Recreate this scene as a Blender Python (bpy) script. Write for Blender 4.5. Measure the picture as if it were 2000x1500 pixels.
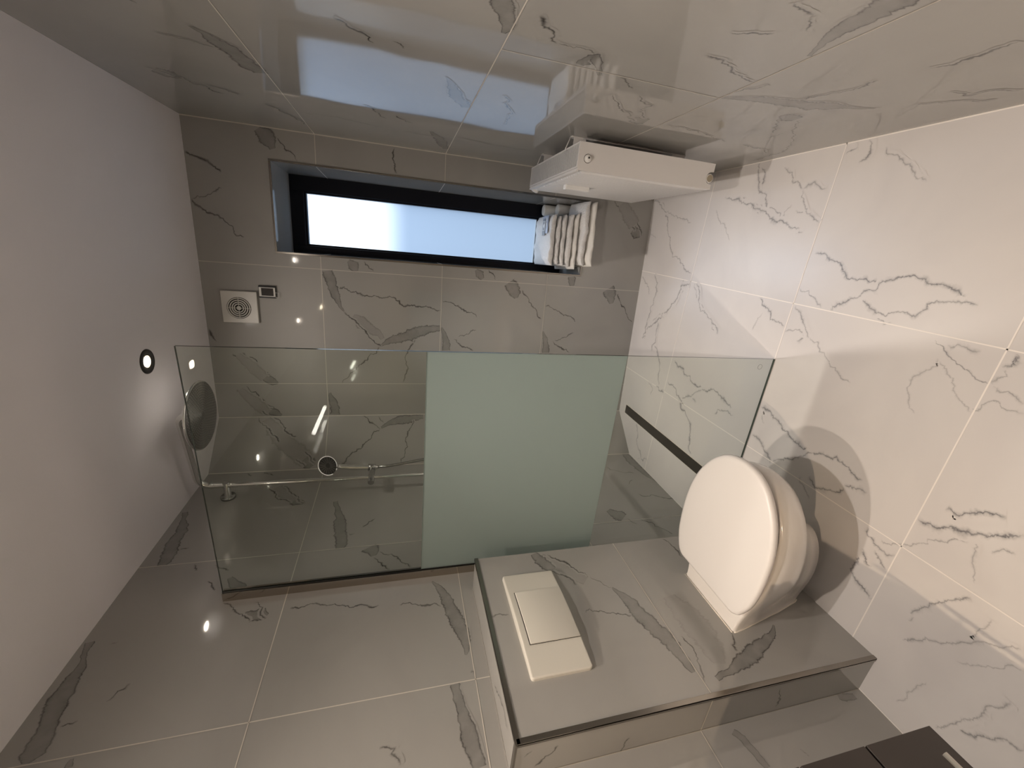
import bpy, bmesh, math, random
from mathutils import Vector, Matrix

for o in list(bpy.data.objects):
    bpy.data.objects.remove(o, do_unlink=True)
scene = bpy.context.scene
COL = scene.collection
random.seed(7)

# ------------------------------------------------------------------ camera, world, lights, exposure
R0 = (0.09736335693579887, -0.24646807525424985, -0.9642478232314853)
R1 = (-0.9321957393664707, -0.3619509797199279, -0.001609902724805351)
R2 = (-0.3486136546855146, 0.8990244580434115, -0.2649972520735998)
cam_data = bpy.data.cameras.new('camera')
cam_data.sensor_fit = 'HORIZONTAL'
cam_data.sensor_width = 36.0
cam_data.lens = 803.07 / 2000.0 * 36.0
cam_data.clip_start = 0.02
cam_data.clip_end = 60
cam = bpy.data.objects.new('camera', cam_data)
COL.objects.link(cam)
cam.matrix_world = Matrix(((R0[0], -R1[0], -R2[0], 1.26594), (R0[1], -R1[1], -R2[1], -2.22705),
                           (R0[2], -R1[2], -R2[2], 1.42701), (0, 0, 0, 1)))
scene.camera = cam

scene.view_settings.view_transform = 'Standard'
scene.view_settings.look = 'None'
scene.view_settings.gamma = 1.0
scene.view_settings.use_curve_mapping = False
scene.view_settings.exposure = EXPOSURE = 0.10

world = bpy.data.worlds.new('daylight')
scene.world = world
world.use_nodes = True
wn, wl = world.node_tree.nodes, world.node_tree.links
bg = wn['Background']
bg.inputs[1].default_value = 1.0
wtc = wn.new('ShaderNodeTexCoord')
wsp = wn.new('ShaderNodeSeparateXYZ')
wl.new(wtc.outputs['Generated'], wsp.inputs[0])
# overcast sky, much brighter above the opposite roofline than below it and towards the right-hand side
w1 = wn.new('ShaderNodeMapRange')
w1.interpolation_type = 'SMOOTHSTEP'
w1.inputs[1].default_value = -0.025
w1.inputs[2].default_value = 0.085
wl.new(wsp.outputs['Z'], w1.inputs[0])
w2 = wn.new('ShaderNodeMapRange')
w2.interpolation_type = 'SMOOTHSTEP'
w2.inputs[1].default_value = -0.34
w2.inputs[2].default_value = -0.05
wl.new(wsp.outputs['X'], w2.inputs[0])
w3 = wn.new('ShaderNodeMath')
w3.operation = 'MULTIPLY'
wl.new(w1.outputs[0], w3.inputs[0])
wl.new(w2.outputs[0], w3.inputs[1])
w4 = wn.new('ShaderNodeMix')
w4.data_type = 'RGBA'
w4.inputs[6].default_value = (0.31, 0.42, 0.58, 1)
w4.inputs[7].default_value = (4.6, 5.2, 5.7, 1)
wl.new(w3.outputs[0], w4.inputs[0])
wl.new(w4.outputs[2], bg.inputs[0])

# x, y, watts of the beam, beam angle, watts of the wide spill, colour
LAMPS = ((0.678, -0.486, 92.0, 64, 14.0, (1.0, 0.90, 0.82)), (0.56, -1.815, 36.0, 106, 9.5, (1.0, 0.85, 0.71)),
         (1.10, -1.80, 38.0, 112, 13.5, (1.0, 0.89, 0.80)), (0.62, -3.0, 70.0, 126, 15.0, (1.0, 0.74, 0.50)))  # last lamp is added, unseen, to warm the near end of the room
PANE_EMIT = 0.23
HIGH_SKY = 95.0


def spot(x, y, power, angle, colour):
    d = bpy.data.lights.new('downlight_beam', 'SPOT')
    d.energy = power
    d.color = colour
    d.spot_size = math.radians(angle)
    d.spot_blend = 1.0
    d.shadow_soft_size = 0.045 if y > -1 else 0.014
    o = bpy.data.objects.new('downlight_beam', d)
    COL.objects.link(o)
    o.location = (x, y, H - 0.012)
    return o


# ------------------------------------------------------------------ room dimensions (metres)
SB = 0.06987      # the window wall runs slightly askew
SR = -0.04734     # so does the radiator wall
W = 1.59596
H = 2.3316
C1, C2 = 0.2073, -0.2006
ZC, ZB, ZA = 0.6041, 1.2041, 1.8041
YG = -0.9918
D, BY, BN, BH = 0.1396, -1.082, -1.668, 1.1599
YN = -3.7
XR = W / (1 - SR * SB)
WX0, WX1, WZ0, WZ1, WD = 1.0595, 1.455, 0.407, 1.9968, 0.339

for lx, ly, lp, la, ls, lc in LAMPS:
    spot(lx, ly, lp, la, lc)
    spot(lx, ly, ls, 172, lc)
# high bright sky: slants down through the pane onto the floor tiles
hs = bpy.data.lights.new('high_sky_outside', 'AREA')
hs.energy = HIGH_SKY
hs.color = (0.58, 0.74, 1.0)
hs.shape = 'DISK'
hs.size = 0.9
ho = bpy.data.objects.new('high_sky_outside', hs)
COL.objects.link(ho)
tgt = Vector((1.235, -0.74, 0.0))
dirv = Vector((0.03, math.cos(math.radians(53)), math.sin(math.radians(53)))).normalized()
ho.location = tgt + dirv * 4.0
ho.rotation_euler = dirv.to_track_quat('Z', 'Y').to_euler()


# ------------------------------------------------------------------ materials
def new_mat(name):
    m = bpy.data.materials.new(name)
    m.use_nodes = True
    return m, m.node_tree.nodes, m.node_tree.links


def pbr(name, col, rough=0.5, metal=0.0, spec=0.5, bump=None, coat=0.0, noise=None, sheen=0.0):
    m, n, l = new_mat(name)
    b = n['Principled BSDF']
    b.inputs['Base Color'].default_value = (*col, 1)
    b.inputs['Roughness'].default_value = rough
    b.inputs['Metallic'].default_value = metal
    b.inputs['Specular IOR Level'].default_value = spec
    b.inputs['Coat Weight'].default_value = coat
    b.inputs['Sheen Weight'].default_value = sheen
    tc = n.new('ShaderNodeTexCoord')
    if noise:
        sc, amt = noise
        t = n.new('ShaderNodeTexNoise')
        t.inputs['Scale'].default_value = sc
        t.inputs['Detail'].default_value = 4
        l.new(tc.outputs['Object'], t.inputs['Vector'])
        mx = n.new('ShaderNodeMix')
        mx.data_type = 'RGBA'
        mx.inputs[6].default_value = (*[c * (1 - amt) for c in col], 1)
        mx.inputs[7].default_value = (*[min(1, c * (1 + amt)) for c in col], 1)
        l.new(t.outputs['Fac'], mx.inputs[0])
        l.new(mx.outputs[2], b.inputs['Base Color'])
    if bump:
        sc, st, dist = bump
        t = n.new('ShaderNodeTexNoise')
        t.inputs['Scale'].default_value = sc
        t.inputs['Detail'].default_value = 5
        l.new(tc.outputs['Object'], t.inputs['Vector'])
        bm = n.new('ShaderNodeBump')
        bm.inputs['Strength'].default_value = st
        bm.inputs['Distance'].default_value = dist
        l.new(t.outputs['Fac'], bm.inputs['Height'])
        l.new(bm.outputs['Normal'], b.inputs['Normal'])
    return m


def tile_nodes(n, l, b, base, tint, rough, wave):
    """marble tile ground: faint clouds plus very fine polishing waves"""
    geo = n.new('ShaderNodeNewGeometry')
    t = n.new('ShaderNodeTexNoise')
    t.inputs['Scale'].default_value = 2.3
    t.inputs['Detail'].default_value = 5
    t.inputs['Distortion'].default_value = 0.8
    l.new(geo.outputs['Position'], t.inputs['Vector'])
    rp = n.new('ShaderNodeMapRange')
    rp.inputs[1].default_value = 0.42
    rp.inputs[2].default_value = 0.75
    l.new(t.outputs['Fac'], rp.inputs[0])
    mx = n.new('ShaderNodeMix')
    mx.data_type = 'RGBA'
    mx.inputs[6].default_value = (*base, 1)
    mx.inputs[7].default_value = (*tint, 1)
    l.new(rp.outputs[0], mx.inputs[0])
    b.inputs['Roughness'].default_value = rough
    b.inputs['Specular IOR Level'].default_value = 0.68 if wave else 0.5
    if wave:
        t2 = n.new('ShaderNodeTexNoise')
        t2.inputs['Scale'].default_value = 4.0
        t2.inputs['Detail'].default_value = 1
        l.new(geo.outputs['Position'], t2.inputs['Vector'])
        bp = n.new('ShaderNodeBump')
        bp.inputs['Strength'].default_value = wave
        bp.inputs['Distance'].default_value = 0.02
        l.new(t2.outputs['Fac'], bp.inputs['Height'])
        l.new(bp.outputs['Normal'], b.inputs['Normal'])
    return mx.outputs[2]


def tile_mats(name, base, tint, rough, wave, vein, halo, groutc, soft=False):
    """three materials sharing one ground: plain tile, vein ribbon (UV 'vein': u = strength, v = -1..1 across), grout"""
    m, n, l = new_mat(name)
    b = n['Principled BSDF']
    l.new(tile_nodes(n, l, b, base, tint, rough, wave), b.inputs['Base Color'])
    out = [m]
    for kind in ('line', 'band'):
        mv, n, l = new_mat(name + '_vein_' + kind)
        b = n['Principled BSDF']
        ground = tile_nodes(n, l, b, base, tint, rough, wave)
        uv = n.new('ShaderNodeUVMap')
        uv.uv_map = 'vein'
        sp = n.new('ShaderNodeSeparateXYZ')
        l.new(uv.outputs[0], sp.inputs[0])
        geo = n.new('ShaderNodeNewGeometry')
        nz = n.new('ShaderNodeTexNoise')
        nz.inputs['Scale'].default_value = 55 if kind == 'line' else 38
        nz.inputs['Detail'].default_value = 6
        nz.inputs['Roughness'].default_value = 0.7
        l.new(geo.outputs['Position'], nz.inputs['Vector'])
        off = n.new('ShaderNodeMath')
        off.operation = 'MULTIPLY_ADD'
        off.inputs[1].default_value = 1.1 if kind == 'line' else 0.7
        off.inputs[2].default_value = -0.55 if kind == 'line' else -0.35
        l.new(nz.outputs['Fac'], off.inputs[0])
        v = n.new('ShaderNodeMath')
        v.operation = 'MULTIPLY_ADD'
        v.inputs[1].default_value = 2.0
        v.inputs[2].default_value = -1.0
        l.new(sp.outputs['Y'], v.inputs[0])
        ad = n.new('ShaderNodeMath')
        ad.operation = 'ADD'
        l.new(v.outputs[0], ad.inputs[0])
        l.new(off.outputs[0], ad.inputs[1])
        ab = n.new('ShaderNodeMath')
        ab.operation = 'ABSOLUTE'
        l.new(ad.outputs[0], ab.inputs[0])
        if kind == 'line':     # the vein swells and thins along its way
            n3 = n.new('ShaderNodeTexNoise')
            n3.inputs['Scale'].default_value = 17
            n3.inputs['Detail'].default_value = 3
            l.new(geo.outputs['Position'], n3.inputs['Vector'])
            m3 = n.new('ShaderNodeMapRange')
            m3.inputs[1].default_value = 0.35
            m3.inputs[2].default_value = 0.65
            m3.inputs[3].default_value = 2.6
            m3.inputs[4].default_value = 0.8
            l.new(n3.outputs['Fac'], m3.inputs[0])
            m4 = n.new('ShaderNodeMath')
            m4.operation = 'MULTIPLY'
            l.new(ab.outputs[0], m4.inputs[0])
            l.new(m3.outputs[0], m4.inputs[1])
            ab = m4
        # the true edge of the ribbon always fades to the ground colour
        ev = n.new('ShaderNodeMath')
        ev.operation = 'ABSOLUTE'
        l.new(v.outputs[0], ev.inputs[0])
        fade = n.new('ShaderNodeMapRange')
        fade.inputs[1].default_value = 1.0
        fade.inputs[2].default_value = 0.75
        l.new(ev.outputs[0], fade.inputs[0])
        cr = n.new('ShaderNodeValToRGB')
        e = cr.color_ramp.elements
        if kind == 'line':
            e[0].position, e[0].color = 0.0, (1, 1, 1, 1)
            e[1].position, e[1].color = 0.85, (0, 0, 0, 1)
            stops = ((0.09, 0.80), (0.20, 0.42), (0.38, 0.20), (0.6, 0.08)) if soft else ((0.22, 0.75), (0.42, 0.22))
            for p, c in stops:
                k = cr.color_ramp.elements.new(p)
                k.color = (c, c, c, 1)
        else:
            e[0].position, e[0].color = 0.0, (0.40, 0.40, 0.40, 1)
            e[1].position, e[1].color = 0.92, (0, 0, 0, 1)
            for p, c in ((0.45, 0.42), (0.62, 0.55), (0.70, 1.0), (0.77, 0.6), (0.83, 0.12)):
                k = cr.color_ramp.elements.new(p)
                k.color = (c, c, c, 1)
        l.new(ab.outputs[0], cr.inputs[0])
        # patchiness
        n2 = n.new('ShaderNodeTexNoise')
        n2.inputs['Scale'].default_value = 26
        n2.inputs['Detail'].default_value = 5
        l.new(geo.outputs['Position'], n2.inputs['Vector'])
        pr = n.new('ShaderNodeMapRange')
        pr.inputs[1].default_value = 0.3
        pr.inputs[2].default_value = 0.6
        pr.inputs[3].default_value = 0.65
        pr.inputs[4].default_value = 1.0
        l.new(n2.outputs['Fac'], pr.inputs[0])
        f = cr.outputs[0]
        for other in (pr.outputs[0], fade.outputs[0], sp.outputs['X']):
            mu = n.new('ShaderNodeMath')
            mu.operation = 'MULTIPLY'
            l.new(f, mu.inputs[0])
            l.new(other, mu.inputs[1])
            f = mu.outputs[0]
        mx = n.new('ShaderNodeMix')
        mx.data_type = 'RGBA'
        l.new(f, mx.inputs[0])
        l.new(ground, mx.inputs[6])
        mx.inputs[7].default_value = (*(vein if kind == 'line' else halo), 1)
        l.new(mx.outputs[2], b.inputs['Base Color'])
        out.append(mv)
    out.append(pbr(name + '_grout', groutc, 0.7))
    return out


WALL = tile_mats('wall_tile', (0.375, 0.365, 0.345), (0.34, 0.33, 0.315), 0.045, 0.05,
                 (0.035, 0.032, 0.03), (0.05, 0.047, 0.045), (0.62, 0.58, 0.52))
FLOOR = tile_mats('floor_tile', (0.635, 0.612, 0.60), (0.57, 0.55, 0.548), 0.31, 0.0,
                  (0.13, 0.13, 0.14), (0.14, 0.135, 0.13), (0.82, 0.78, 0.74), True)
M = {}
M['ceiling'] = pbr('ceiling_paint', (0.82, 0.795, 0.815), 0.6, bump=(220, 0.12, 0.002))
M['chrome'] = pbr('chrome', (0.78, 0.78, 0.76), 0.08, 1.0)
M['chrome_dark'] = pbr('brushed_chrome', (0.42, 0.42, 0.41), 0.25, 1.0, noise=(60, 0.15))
M['trim'] = pbr('dark_trim_metal', (0.30, 0.28, 0.25), 0.18, 1.0)
M['profile'] = pbr('wall_profile_metal', (0.50, 0.45, 0.39), 0.10, 1.0)
M['drain'] = pbr('drain_steel', (0.105, 0.095, 0.085), 0.35, 0.7, noise=(9, 0.35), bump=(40, 0.2, 0.001))
M['ceramic'] = pbr('ceramic', (0.80, 0.77, 0.74), 0.16, coat=0.3)
M['lid'] = pbr('lid_plastic', (0.77, 0.745, 0.73), 0.34)
M['plate'] = pbr('plate_plastic', (0.66, 0.635, 0.57), 0.35)
M['rad'] = pbr('radiator_enamel', (0.72, 0.705, 0.695), 0.3)
M['grille'] = pbr('radiator_grille', (0.62, 0.62, 0.62), 0.35)
M['plastic'] = pbr('white_plastic', (0.62, 0.60, 0.56), 0.4)
M['plastic_w'] = pbr('bright_plastic', (0.82, 0.81, 0.79), 0.35)
M['black'] = pbr('black', (0.012, 0.012, 0.012), 0.4)
M['frame'] = pbr('window_frame_black', (0.004, 0.005, 0.010), 0.35, spec=0.22)
M['dark'] = pbr('dark_gap', (0.015, 0.014, 0.012), 0.8)
M['edge'] = pbr('glass_edge', (0.045, 0.065, 0.05), 0.08, spec=0.9)
M['cloth'] = pbr('terry_cloth', (0.80, 0.79, 0.78), 0.95, bump=(150, 0.8, 0.006), sheen=0.4, noise=(45, 0.06))
M['linen'] = pbr('smooth_cloth', (0.78, 0.755, 0.71), 0.8, bump=(40, 0.3, 0.003))
M['paper'] = pbr('tissue_paper', (0.80, 0.80, 0.78), 0.9, bump=(60, 0.2, 0.002))
M['vanity'] = pbr('vanity_laminate', (0.047, 0.038, 0.034), 0.42, noise=(5, 0.28))
M['brass'] = pbr('polished_handle', (0.95, 0.90, 0.82), 0.35, 0.8)
M['screen'] = pbr('display_dark', (0.03, 0.025, 0.022), 0.2)
M['nozzle'] = pbr('nozzle_plate_metal', (0.22, 0.22, 0.21), 0.30, 0.85, noise=(90, 0.35))
M['hand'] = pbr('spray_face', (0.02, 0.02, 0.02), 0.35)
M['label'] = pbr('label_grey', (0.16, 0.17, 0.20), 0.5)
M['labelw'] = pbr('label_white', (0.8, 0.82, 0.85), 0.5)
M['silicone'] = pbr('silicone', (0.75, 0.70, 0.63), 0.4)
M['lining'] = pbr('outer_render', (0.5, 0.5, 0.5), 0.8)
M['counter'] = pbr('counter_white', (0.8, 0.79, 0.77), 0.2)


def glass_mat(name, tint, ior=1.5, rough=0.0):
    m, n, l = new_mat(name)
    n.remove(n['Principled BSDF'])
    tr = n.new('ShaderNodeBsdfTransparent')
    tr.inputs[0].default_value = (*tint, 1)
    gl = n.new('ShaderNodeBsdfGlossy')
    gl.inputs['Roughness'].default_value = rough
    fr = n.new('ShaderNodeFresnel')
    fr.inputs[0].default_value = ior
    mx = n.new('ShaderNodeMixShader')
    l.new(fr.outputs[0], mx.inputs[0])
    l.new(tr.outputs[0], mx.inputs[1])
    l.new(gl.outputs[0], mx.inputs[2])
    l.new(mx.outputs[0], n['Material Output'].inputs[0])
    return m


M['glass'] = glass_mat('clear_green_glass', (0.95, 0.968, 0.94), 1.35)


def frost_mat():
    m, n, l = new_mat('frosted_glass')
    n.remove(n['Principled BSDF'])
    tr = n.new('ShaderNodeBsdfTranslucent')
    tr.inputs[0].default_value = (0.64, 0.73, 0.70, 1)
    df = n.new('ShaderNodeBsdfDiffuse')
    df.inputs[0].default_value = (0.48, 0.55, 0.53, 1)
    mx = n.new('ShaderNodeMixShader')
    mx.inputs[0].default_value = 0.45
    l.new(tr.outputs[0], mx.inputs[1])
    l.new(df.outputs[0], mx.inputs[2])
    rf = n.new('ShaderNodeBsdfRefraction')
    rf.inputs['Color'].default_value = (0.74, 0.80, 0.74, 1)
    rf.inputs['Roughness'].default_value = 0.75
    rf.inputs['IOR'].default_value = 1.12
    m2 = n.new('ShaderNodeMixShader')
    m2.inputs[0].default_value = 0.30
    l.new(mx.outputs[0], m2.inputs[1])
    l.new(rf.outputs[0], m2.inputs[2])
    l.new(m2.outputs[0], n['Material Output'].inputs[0])
    return m


M['frost'] = frost_mat()


def pane_mat():
    m, n, l = new_mat('window_pane_frosted')
    n.remove(n['Principled BSDF'])
    tr = n.new('ShaderNodeBsdfTranslucent')
    tr.inputs[0].default_value = (0.185, 0.215, 0.255, 1)
    em = n.new('ShaderNodeEmission')
    em.inputs[0].default_value = (0.42, 0.56, 0.74, 1)
    em.inputs[1].default_value = PANE_EMIT
    ad = n.new('ShaderNodeAddShader')
    l.new(tr.outputs[0], ad.inputs[0])
    l.new(em.outputs[0], ad.inputs[1])
    tp = n.new('ShaderNodeBsdfTransparent')
    mx = n.new('ShaderNodeMixShader')
    mx.inputs[0].default_value = 0.26
    l.new(ad.outputs[0], mx.inputs[1])
    l.new(tp.outputs[0], mx.inputs[2])
    l.new(mx.outputs[0], n['Material Output'].inputs[0])
    return m


M['pane'] = pane_mat()


def emit_mat(name, col, s):
    m, n, l = new_mat(name)
    n.remove(n['Principled BSDF'])
    em = n.new('ShaderNodeEmission')
    em.inputs[0].default_value = (*col, 1)
    em.inputs[1].default_value = s
    l.new(em.outputs[0], n['Material Output'].inputs[0])
    return m


M['lamp'] = emit_mat('lamp_lens', (1.0, 0.90, 0.74), 110)
M['lamp_glow'] = emit_mat('lamp_reflector', (1.0, 0.74, 0.42), 4)
M['bar'] = emit_mat('light_bar', (1.0, 0.94, 0.85), 26)


# ------------------------------------------------------------------ mesh helpers
class MB:
    """collects shapes, then links them as ONE mesh object"""

    def __init__(self):
        self.v, self.f, self.mi, self.sm, self.uv = [], [], [], [], {}

    def face(self, pts, mi=0, smooth=False, uv=None):
        b = len(self.v)
        self.v += [tuple(p) for p in pts]
        if uv:
            self.uv[len(self.f)] = uv
        self.f.append(tuple(range(b, b + len(pts))))
        self.mi.append(mi)
        self.sm.append(smooth)

    def grid(self, rows, mi=0, smooth=True, closed=True, caps=False):
        """rows: list of equal length rings"""
        b = len(self.v)
        n = len(rows[0])
        for r in rows:
            self.v += [tuple(p) for p in r]
        for i in range(len(rows) - 1):
            for j in range(n if closed else n - 1):
                k = (j + 1) % n
                self.f.append((b + i * n + j, b + i * n + k, b + (i + 1) * n + k, b + (i + 1) * n + j))
                self.mi.append(mi)
                self.sm.append(smooth)
        if caps:
            for i in (0, len(rows) - 1):
                self.f.append(tuple(b + i * n + j for j in range(n)))
                self.mi.append(mi)
                self.sm.append(False)

    def box(self, x0, x1, y0, y1, z0, z1, mi=0, fn=None):
        P = [(x, y, z) for z in (z0, z1) for y in (y0, y1) for x in (x0, x1)]
        if fn:
            P = [fn(*p) for p in P]
        b = len(self.v)
        self.v += P
        for q in ((0, 2, 3, 1), (4, 5, 7, 6), (0, 1, 5, 4), (2, 6, 7, 3), (0, 4, 6, 2), (1, 3, 7, 5)):
            self.f.append(tuple(b + i for i in q))
            self.mi.append(mi)
            self.sm.append(False)

    def tube(self, pts, r, n=16, mi=0, caps=True):
        pts = [Vector(p) for p in pts]
        rr = r if isinstance(r, (list, tuple)) else [r] * len(pts)
        rows = []
        up = None
        for i, p in enumerate(pts):
            t = (pts[min(i + 1, len(pts) - 1)] - pts[max(i - 1, 0)]).normalized()
            if up is None:
                up = Vector((0, 0, 1)) if abs(t.z) < 0.9 else Vector((1, 0, 0))
            a = t.cross(up).normalized()
            up = a.cross(t).normalized()
            rows.append([p + rr[i] * (math.cos(2 * math.pi * j / n) * a + math.sin(2 * math.pi * j / n) * up)
                         for j in range(n)])
        self.grid(rows, mi, True, True, caps)

    def lathe(self, c, axis, prof, n=32, mi=0, caps=True):
        """prof: (distance along axis, radius)"""
        ax = Vector(axis).normalized()
        a = ax.orthogonal().normalized()
        b = ax.cross(a)
        c = Vector(c)
        self.grid([[c + ax * d + r * (math.cos(2 * math.pi * j / n) * a + math.sin(2 * math.pi * j / n) * b)
                    for j in range(n)] for d, r in prof], mi, True, True, caps)

    def build(self, name, mats, parent=None, bevel=0.0, segs=2, auto=True, uvname='vein'):
        me = bpy.data.meshes.new(name)
        me.from_pydata(self.v, [], self.f)
        if not isinstance(mats, (list, tuple)):
            mats = [mats]
        for m in mats:
            me.materials.append(m)
        for p, mi, s in zip(me.polygons, self.mi, self.sm):
            p.material_index = mi
            p.use_smooth = s
        if self.uv:
            ul = me.uv_layers.new(name=uvname)
            for fi, uv in self.uv.items():
                for li, w in zip(me.polygons[fi].loop_indices, uv):
                    ul.data[li].uv = w
        me.update()
        o = bpy.data.objects.new(name, me)
        COL.objects.link(o)
        if not self.uv:
            bm = bmesh.new()
            bm.from_mesh(me)
            bmesh.ops.recalc_face_normals(bm, faces=bm.faces)
            bm.to_mesh(me)
            bm.free()
        if parent:
            o.parent = parent
            o.matrix_parent_inverse = Matrix.Translation(-parent.location) if parent.type == 'EMPTY' else Matrix()
        if bevel:
            b = o.modifiers.new('bevel', 'BEVEL')
            b.width = bevel
            b.segments = segs
            b.limit_method = 'ANGLE'
            b.angle_limit = math.radians(40)
            b.harden_normals = False
        return o


def thing(name, loc, label, cat, group=None):
    o = bpy.data.objects.new(name, None)
    o.empty_display_size = 0.05
    COL.objects.link(o)
    o.location = loc
    o['label'] = label
    o['category'] = cat
    if group:
        o['group'] = group
    return o


def tag(o, label, cat, group=None):
    o['label'] = label
    o['category'] = cat
    if group:
        o['group'] = group
    return o


def structure(o, label=None):
    o['kind'] = 'structure'
    if label:
        o['label'] = label
    return o


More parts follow.
